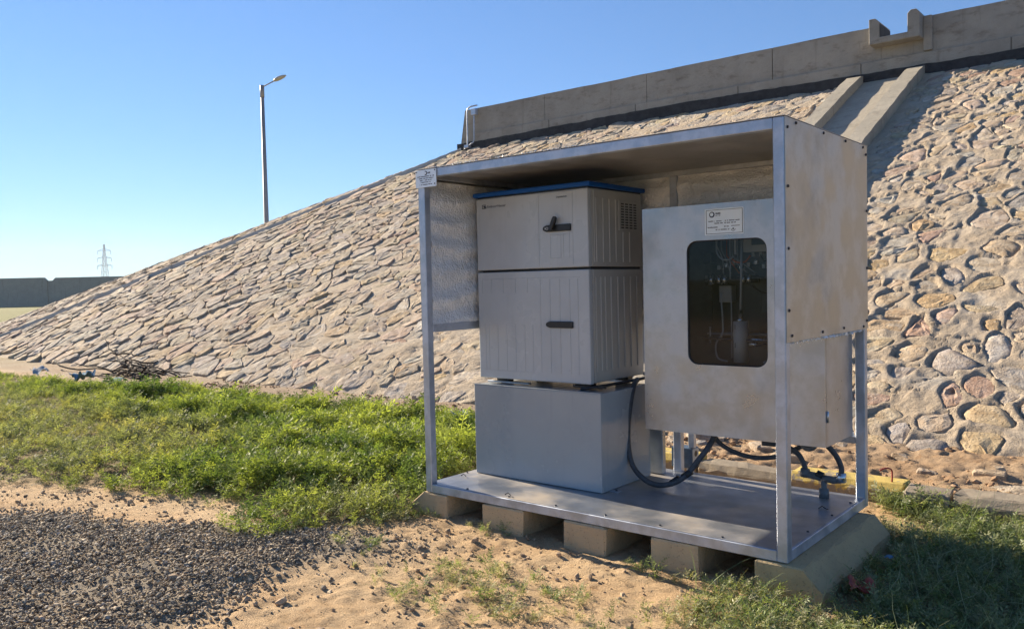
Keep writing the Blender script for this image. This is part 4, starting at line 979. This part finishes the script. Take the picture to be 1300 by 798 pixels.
# ------------------------------------------------------------------ weeds: feathery sprigs
def sprig(L, nl, droop, r):
    """stem + pinnate leaflets as quads; along +x rising"""
    Q = []; pts = []
    for k in range(nl+1):
        t = k/nl; pts.append(np.array([L*t*(1-.12*t), 0.0, L*(.75*t-droop*t*t)]))
    for k in range(nl):
        a, b = pts[k], pts[k+1]; w_ = .0016; Q.append([a+(0, w_, 0), b+(0, w_, 0), b-(0, w_, 0), a-(0, w_, 0)])
        if k == 0: continue
        for s in (-1, 1):
            ll = L*r.uniform(.17, .27)*(1-.45*abs(k/nl-.45)); ww = ll*r.uniform(.28, .42); an = r.uniform(.7, 1.2)
            dd = np.array([math.cos(an), s*math.sin(an), r.uniform(-.25, .55)]); dd /= np.linalg.norm(dd); pn = np.array([-dd[1]*s, dd[0]*s, r.uniform(-.4, .4)])
            o = a + dd*ll*.05; Q.append([o, o+dd*ll*.5+pn*ww*.5, o+dd*ll, o+dd*ll*.5-pn*ww*.5])
    a = pts[-1]; Q.append([a, a+(L*.08, L*.03, .0), a+(L*.17, 0, .0), a+(L*.08, -L*.03, 0)])
    return Q
def clump(r, ns, L, up):
    Q = []
    for i in range(ns):
        az = r.uniform(0, 2*math.pi); el = r.uniform(*up); S_ = sprig(L*r.uniform(.5, 1.35), 6, r.uniform(.2, .6), r); c, s = math.cos(az), math.sin(az); ce, se = math.cos(el), math.sin(el)
        tw = r.uniform(-.6, .6); o = np.array([r.uniform(-.04, .04), r.uniform(-.04, .04), r.uniform(0, .03)])
        Rz = np.array([[c, -s, 0], [s, c, 0], [0, 0, 1]]); Ry = np.array([[ce, 0, -se], [0, 1, 0], [se, 0, ce]]); Rx = np.array([[1, 0, 0], [0, math.cos(tw), -math.sin(tw)], [0, math.sin(tw), math.cos(tw)]])
        Q += [[o+Rz@Ry@Rx@p for p in q] for q in S_]
    return np.array(Q)         # nq x 4 x 3
rr = random.Random(5); CL = [clump(rr, 9, .17, (-.1, .9)) for _ in range(8)]
def scatter(name, P, S, col, mat, templates, tvar=.18, tip=None):
    Vs, Ts = [], []; idx = rng.integers(0, len(templates), len(P)); az = rng.uniform(0, 2*math.pi, len(P))
    for ti, tm in enumerate(templates):
        sel = np.where(idx == ti)[0]
        if not len(sel): continue
        c, s = np.cos(az[sel]), np.sin(az[sel]); z = c*0; R = np.stack([c, -s, z, s, c, z, z, z, z+1], 1).reshape(-1, 3, 3)
        V = np.einsum('nij,qkj->nqki', R, tm)*S[sel][:, None, None, None]+P[sel][:, None, None, :]
        t = col[sel][:, None, None, :]*(1+rng.normal(0, tvar, (len(sel), tm.shape[0], 1, 1))) + np.zeros((1, 1, 4, 1))
        Vs.append(V.reshape(-1, 3)); Ts.append(np.clip(t, .01, 1).reshape(-1, 3))
    V = np.concatenate(Vs); return fast_mesh(name, V, np.arange(len(V)).reshape(-1, 4), np.concatenate(Ts))
n = 17000; px = rng.uniform(-15, 0, n); py_ = rng.uniform(-2.2, 3.2, n)
d = polydist(px, py_, WEED); nn = fbm(px, py_, 1.1, 3, 101)
# dry thin zone on the left front of the patch
dry = .85*sstep(-2.0, -3.6, px)*sstep(1.15, .25, py_ - .06*(px+3)*-1 + .25*nn)
mow = np.exp(-(((px+.35)/.5)**2+((py_+.25)/.42)**2))
pr = sstep(.10, -.28, d+.2*nn)*(.55+.45*sstep(-.4, .2, nn)); pr *= np.where(px < -9, .75, 1); pr *= 1-.35*dry
keep = rng.random(n) < pr; uu, vv, ww = to_px(np.stack([px, py_, px*0+GZ], 1)); keep &= (uu > -60)
px, py_, nn, dry, mow, d = px[keep], py_[keep], nn[keep], dry[keep], mow[keep], d[keep]; n = len(px)
mound = sstep(0, -.6, d)*(.35+1.3*np.clip(fbm(px, py_, 2.6, 3, 103)+.25, 0, 1)); lift = (.04+.06*sstep(-10, -5, px))*mound*(1-.6*dry)*(1-.6*mow)
S = rng.uniform(.65, 1.25, n)*(.68+.32*sstep(-10, -4, px))*(1-.35*dry)*(1-.1*mow)*(.66+.42*mound)
gr = np.array([.33, .37, .085]); gr2 = np.array([.105, .16, .040]); yel = np.array([.36, .32, .13]); olive = np.array([.27, .275, .14])
q = np.clip(.5+1.5*fbm(px, py_, 3.2, 4, 105)+rng.normal(0, .2, n), 0, 1)[:, None]; col = gr*q+gr2*(1-q)
dd = np.clip(dry*1.0+rng.normal(0, .12, n)*(dry > .1), 0, 1)[:, None]; mixc = np.where((fbm(px, py_, 3, 2, 106) > .15)[:, None], yel, olive); col = col*(1-dd)+mixc*dd
col = col*(1-.5*mow[:, None])+np.array([.22, .215, .11])*.5*mow[:, None]
P = np.stack([px, py_, ground_h(px, py_)+lift-.005], 1)
print('weeds', n)
tag(link('weeds', scatter('weeds', P, S, col, None, CL), M['leaf'], None), 'dense patch of bright green feathery weeds thinning to dry olive at its left front', kind='stuff')

# low weeds right of the shelter and little tufts elsewhere
RW = [(2.30, -.25), (2.52, -.20), (2.56, .5), (2.56, 1.30), (2.35, 1.50), (2.2, 1.75), (2.35, 2.05), (2.8, 1.75), (3.2, 1.72), (3.6, 2.3), (6, 2.3), (6, -2), (3.0, -.9), (2.6, -.55)]
RW2 = [(2.02, -.14), (2.36, -.10), (2.7, -.3), (2.7, -.9), (2.25, -.75), (2.0, -.35)]
n = 9000; px = rng.uniform(1.95, 5.5, n); py_ = rng.uniform(-1.6, 2.6, n); d = polydist(px, py_, RW); nn = fbm(px, py_, 2.2, 3, 111)
keep = rng.random(n) < sstep(.06, -.22, d+.12*nn)*.8*(.45+.55*sstep(-.25, .2, nn)); uu, vv, ww = to_px(np.stack([px, py_, px*0+GZ], 1)); keep &= (uu < 1400) & (ww > .4) & (vv < 900)
px, py_, d = px[keep], py_[keep], d[keep]; n = len(px); S = rng.uniform(.32, .66, n)*(1+.35*sstep(1.3, 1.7, py_))
q = rng.random((n, 1)); col = np.array([.15, .20, .07])*q+np.array([.25, .26, .14])*(1-q)
tag(link('low_weeds', scatter('low_weeds', np.stack([px, py_, ground_h(px, py_)+.01], 1), S, col, None, CL), M['leaf'], None), 'low tangled weeds in the shade right of the shelter', kind='stuff')
spots = [(2.16, -.12, .16, 22), (2.35, -.20, .22, 36), (2.55, -.34, .25, 50), (2.3, -.45, .3, 30), (2.58, .25, .10, 20), (2.58, .6, .12, 24), (2.48, 1.15, .10, 16), (2.62, .95, .14, 20), (2.60, 1.25, .14, 18), (2.45, 1.70, .12, 22), (2.62, 1.72, .12, 20), (2.95, 1.70, .2, 30), (3.15, 1.85, .2, 24), (2.40, 2.0, .12, 14), (.50, -.04, .12, 5), (.64, -.05, .1, 5), (1.55, -.03, .13, 7), (1.78, -.06, .14, 7), (-.02, -.12, .2, 16), (.12, -.03, .08, 5), (.9, -.55, .3, 14), (1.35, -.75, .35, 26), (1.15, -.95, .3, 20), (.7, -.85, .3, 10), (1.75, -.75, .3, 14), (2.4, -.55, .3, 24), (2.62, 1.95, .3, 14), (2.45, 1.98, .15, 10), (.25, -.7, .2, 8), (2.05, -.5, .25, 8)]
P = []; 
for x, y, r, k in spots:
    for _ in range(k): a = rng.uniform(0, 6.28); s = r*math.sqrt(rng.random()); P.append((x+s*math.cos(a)*1.2, y+s*math.sin(a)*.7))
P = np.array(P); P = P[~((P[:, 0] > -.1) & (P[:, 0] < 2.5) & (P[:, 1] > -.012) & (P[:, 1] < 1.08))]; n = len(P); S = rng.uniform(.18, .46, n)*np.where(P[:, 0] > 2.0, 1.25, 1)
col = np.where(rng.random((n, 1)) < .55, np.array([.36, .34, .19]), np.array([.22, .27, .10]))
tag(link('small_weeds', scatter('small_weeds', np.stack([P[:, 0], P[:, 1], ground_h(P[:, 0], P[:, 1])], 1), S, col, None, CL), M['leaf'], None), 'sparse dusty tufts of small weeds on the sand round the kerbstones', kind='stuff')

# grass stems: long thin curved blades, mostly lying
def blades(name, px, py_, L, wdt, lie, col, zoff=0.0):
    n = len(px); K_ = 5; az = rng.uniform(0, 2*math.pi, n); el = np.where(rng.random(n) < lie, rng.uniform(.03, .35, n), rng.uniform(.5, 1.3, n)); bend = rng.uniform(-2.2, 2.2, n); dr_ = rng.uniform(.2, 1.4, n)
    z0_ = ground_h(px, py_)+zoff+rng.uniform(0, .05, n)*(rng.random(n) < .6); p = np.stack([px, py_, z0_], 1); V = np.zeros((n, K_, 2, 3))
    for k in range(K_):
        t = k/(K_-1); a = az+bend*t; e = el-dr_*t; dvec = np.stack([np.cos(a)*np.cos(e), np.sin(a)*np.cos(e), np.sin(e)], 1)
        sd_ = np.stack([-np.sin(a), np.cos(a), np.full(n, .4)], 1)*(wdt*(1-.75*t))[:, None]*.5
        V[:, k, 0] = p-sd_; V[:, k, 1] = p+sd_; p = p+dvec*(L/(K_-1))[:, None]; p[:, 2] = np.maximum(p[:, 2], z0_-.01)
    i = (np.arange(n)*K_*2)[:, None]; F = np.concatenate([np.stack([i[:, 0]+2*k, i[:, 0]+2*k+2, i[:, 0]+2*k+3, i[:, 0]+2*k+1], 1) for k in range(K_-1)])
    return fast_mesh(name, V.reshape(-1, 3), F, np.repeat(col, K_*2, 0))
n = 40000; px = rng.uniform(1.9, 5.2, n); py_ = rng.uniform(-1.8, 2.5, n); d = np.minimum(polydist(px, py_, RW), polydist(px, py_, RW2)+.05); nn = fbm(px, py_, 2.4, 3, 121)
keep = rng.random(n) < sstep(.10, -.15, d+.12*nn)*(.3+.7*sstep(-.3, .25, nn)); uu, vv, ww = to_px(np.stack([px, py_, px*0+GZ], 1)); keep &= (uu < 1400) & (ww > .4) & (vv < 900)
px, py_ = px[keep], py_[keep]; n = len(px); q = rng.random((n, 1)); col = np.where(q < .4, np.array([.24, .30, .13]), np.where(q < .8, np.array([.42, .42, .24]), np.array([.17, .25, .08])))*rng.uniform(.7, 1.2, (n, 1))
tag(link('grass', blades('grass', px, py_, rng.uniform(.06, .30, n), rng.uniform(.0018, .0036, n), .72, col), M['grass'], None), 'matted thin grass stems beside the shelter', kind='stuff'); print('grass', n)
n = 15000; px = rng.uniform(-9, .3, n); py_ = rng.uniform(-2.2, 2.6, n); nn = fbm(px, py_, 2.4, 3, 123); mow = np.exp(-(((px+.30)/.45)**2+((py_+.22)/.40)**2)); dz_ = sstep(-1.9, -3.2, px)*sstep(1.4, .2, py_)
keep = rng.random(n) < np.clip(mow*1.3+dz_*.55*sstep(-.35, .2, nn)+.03, 0, 1)*sstep(.25, -.1, polydist(px, py_, WEED)); px, py_ = px[keep], py_[keep]; n = len(px)
col = np.where(rng.random((n, 1)) < .6, np.array([.32, .30, .17]), np.array([.18, .20, .10]))*rng.uniform(.7, 1.2, (n, 1))
tag(link('dry_grass', blades('dry_grass', px, py_, rng.uniform(.06, .2, n), rng.uniform(.002, .004, n), .6, col, .02), M['grass'], None), 'dry straw coloured grass among the green weeds', kind='stuff')
# litter of straw on the sand
n = 11000; px = rng.uniform(-3, 3, n); py_ = rng.uniform(-2.2, 0, n); nn = fbm(px, py_, 2.2, 3, 131); keep = rng.random(n) < .14+.9*sstep(.12, .5, nn); px, py_ = px[keep], py_[keep]; n = len(px)
tag(link('straw_litter', blades('straw_litter', px, py_, rng.uniform(.008, .05, n), rng.uniform(.0012, .003, n), 1.0, np.repeat(np.array([[.34, .28, .18]]), n, 0)*rng.uniform(.5, 1.2, (n, 1)), .002), M['grass'], None), 'bits of dry straw scattered on the sand', kind='stuff')

# ------------------------------------------------------------------ heap of dry branches and litter
for k in range(34):
    cx, cy = -10.35+rng.normal(0, .42), 3.15+rng.normal(0, .16); a = rng.normal(0, .55) + (math.pi if rng.random() < .5 else 0); L = rng.uniform(.5, 1.7); el = rng.normal(.05, .16); z = GZ+.03+abs(rng.normal(0, .12))
    if k == 0: cx, cy, a, L, el, z = -11.5, 2.95, .02, 3.3, .0, GZ+.10
    if k == 1: cx, cy, a, L, el, z = -10.9, 3.1, 2.75, 1.5, .26, GZ+.40
    dv_ = np.array([math.cos(a)*math.cos(el), math.sin(a)*math.cos(el)*.5, math.sin(el)]); pts = []
    for t in np.linspace(-.5, .5, 7): p = np.array([cx, cy, z])+dv_*L*t+rng.normal(0, .018, 3)*L; p[2] = max(p[2], max(float(emb_h(p[0], p[1])), GZ)+.02); pts.append(tuple(p))
    o = MB().tube(spline(pts, 2), [.020-.012*q/12 for q in range(13)], 5).build('dry_branch', M['wood'], None, True)
    at = o.data.attributes.new('tint', 'FLOAT_COLOR', 'POINT'); cc = rng.uniform(.6, 1.3); at.data.foreach_set('color', np.tile(np.array([.075*cc, .055*cc, .042*cc, 1], np.float32), len(o.data.vertices)))
    tag(o, 'thin dark dry branch lying in the heap at the foot of the stone slope', 'branch', 'dry branches heaped at the foot of the slope')
o = [x for x in bpy.data.objects if x.name.startswith('dry_branch')]
def scrap(name, x, y, z, s, mat, label, cat, seed, az=0.0):
    r = np.random.default_rng(seed); N = 9; A, B = np.meshgrid(np.linspace(-1, 1, N), np.linspace(-1, 1, N)); edge = 1+r.normal(0, .08, A.shape)
    X_ = A*s[0]*edge; Y_ = B*s[1]*edge; Z_ = s[2]*(fbm(A+seed, B, 1.3, 3, seed)+.5)*1.2; c, si = math.cos(az), math.sin(az)
    V = np.stack([x+X_*c-Y_*si, y+X_*si+Y_*c, z+Z_], -1).reshape(-1, 3); i = np.arange(N*N).reshape(N, N)
    F = np.stack([i[:-1, :-1], i[:-1, 1:], i[1:, 1:], i[1:, :-1]], -1).reshape(-1, 4)
    return tag(link(name, fast_mesh(name, V, F), mat, None, True), label, cat)
scrap('plastic_scrap', -11.6, 2.12, GZ+.11, (.16, .10, .08), M['film'], 'white plastic scrap lying in the weeds at the far left edge', 'litter', 1)
scrap('plastic_bag', -9.75, 2.05, GZ+.09, (.22, .12, .16), M['filmb'], 'crumpled blue white plastic bag in the weeds in front of the branch heap', 'litter', 2)
scrap('plastic_bag', -8.8, 2.12, GZ+.08, (.20, .09, .08), M['filmb'], 'flat blue plastic bag in the weeds right of the branch heap', 'litter', 3)
scrap('plastic_sheet', -1.75, 2.30, GZ+.12, (.16, .10, .07), M['filmb'], 'pale blue plastic sheet showing between the left post and the base box', 'litter', 4)
scrap('paper_scrap', -1.09, -1.93, GZ+.055, (.022, .014, .012), M['film'], 'small white paper scrap on the dark gravel', 'litter', 5)
scrap('plastic_scrap', 2.62, .55, GZ+.09, (.018, .013, .010), M['filmb'], 'tiny blue white plastic scrap in the grass right of the shelter', 'litter', 6)
scrap('plastic_scrap', 2.60, .18, GZ+.045, (.055, .09, .03), M['red'], 'dull red plastic scrap beside the yellow kerbstone at the right corner', 'litter', 7, .4)

# ------------------------------------------------------------------ thin air haze
hz = MB().box(-1350, 60, -60, 900, -3.5, 72).build('haze', None, None); tag(hz, 'faint pale air haze', kind='stuff')
hm = bpy.data.materials.new('haze_air'); hm.use_nodes = True; ht = hm.node_tree
ht.nodes.remove(ht.nodes['Principled BSDF']); pv_ = ht.nodes.new('ShaderNodeVolumePrincipled')
pv_.inputs['Density'].default_value = .0002; pv_.inputs['Color'].default_value = (.86, .93, 1, 1); pv_.inputs['Anisotropy'].default_value = .2
ht.links.new(pv_.outputs[0], ht.nodes['Material Output'].inputs['Volume']); hz.data.materials.append(hm)
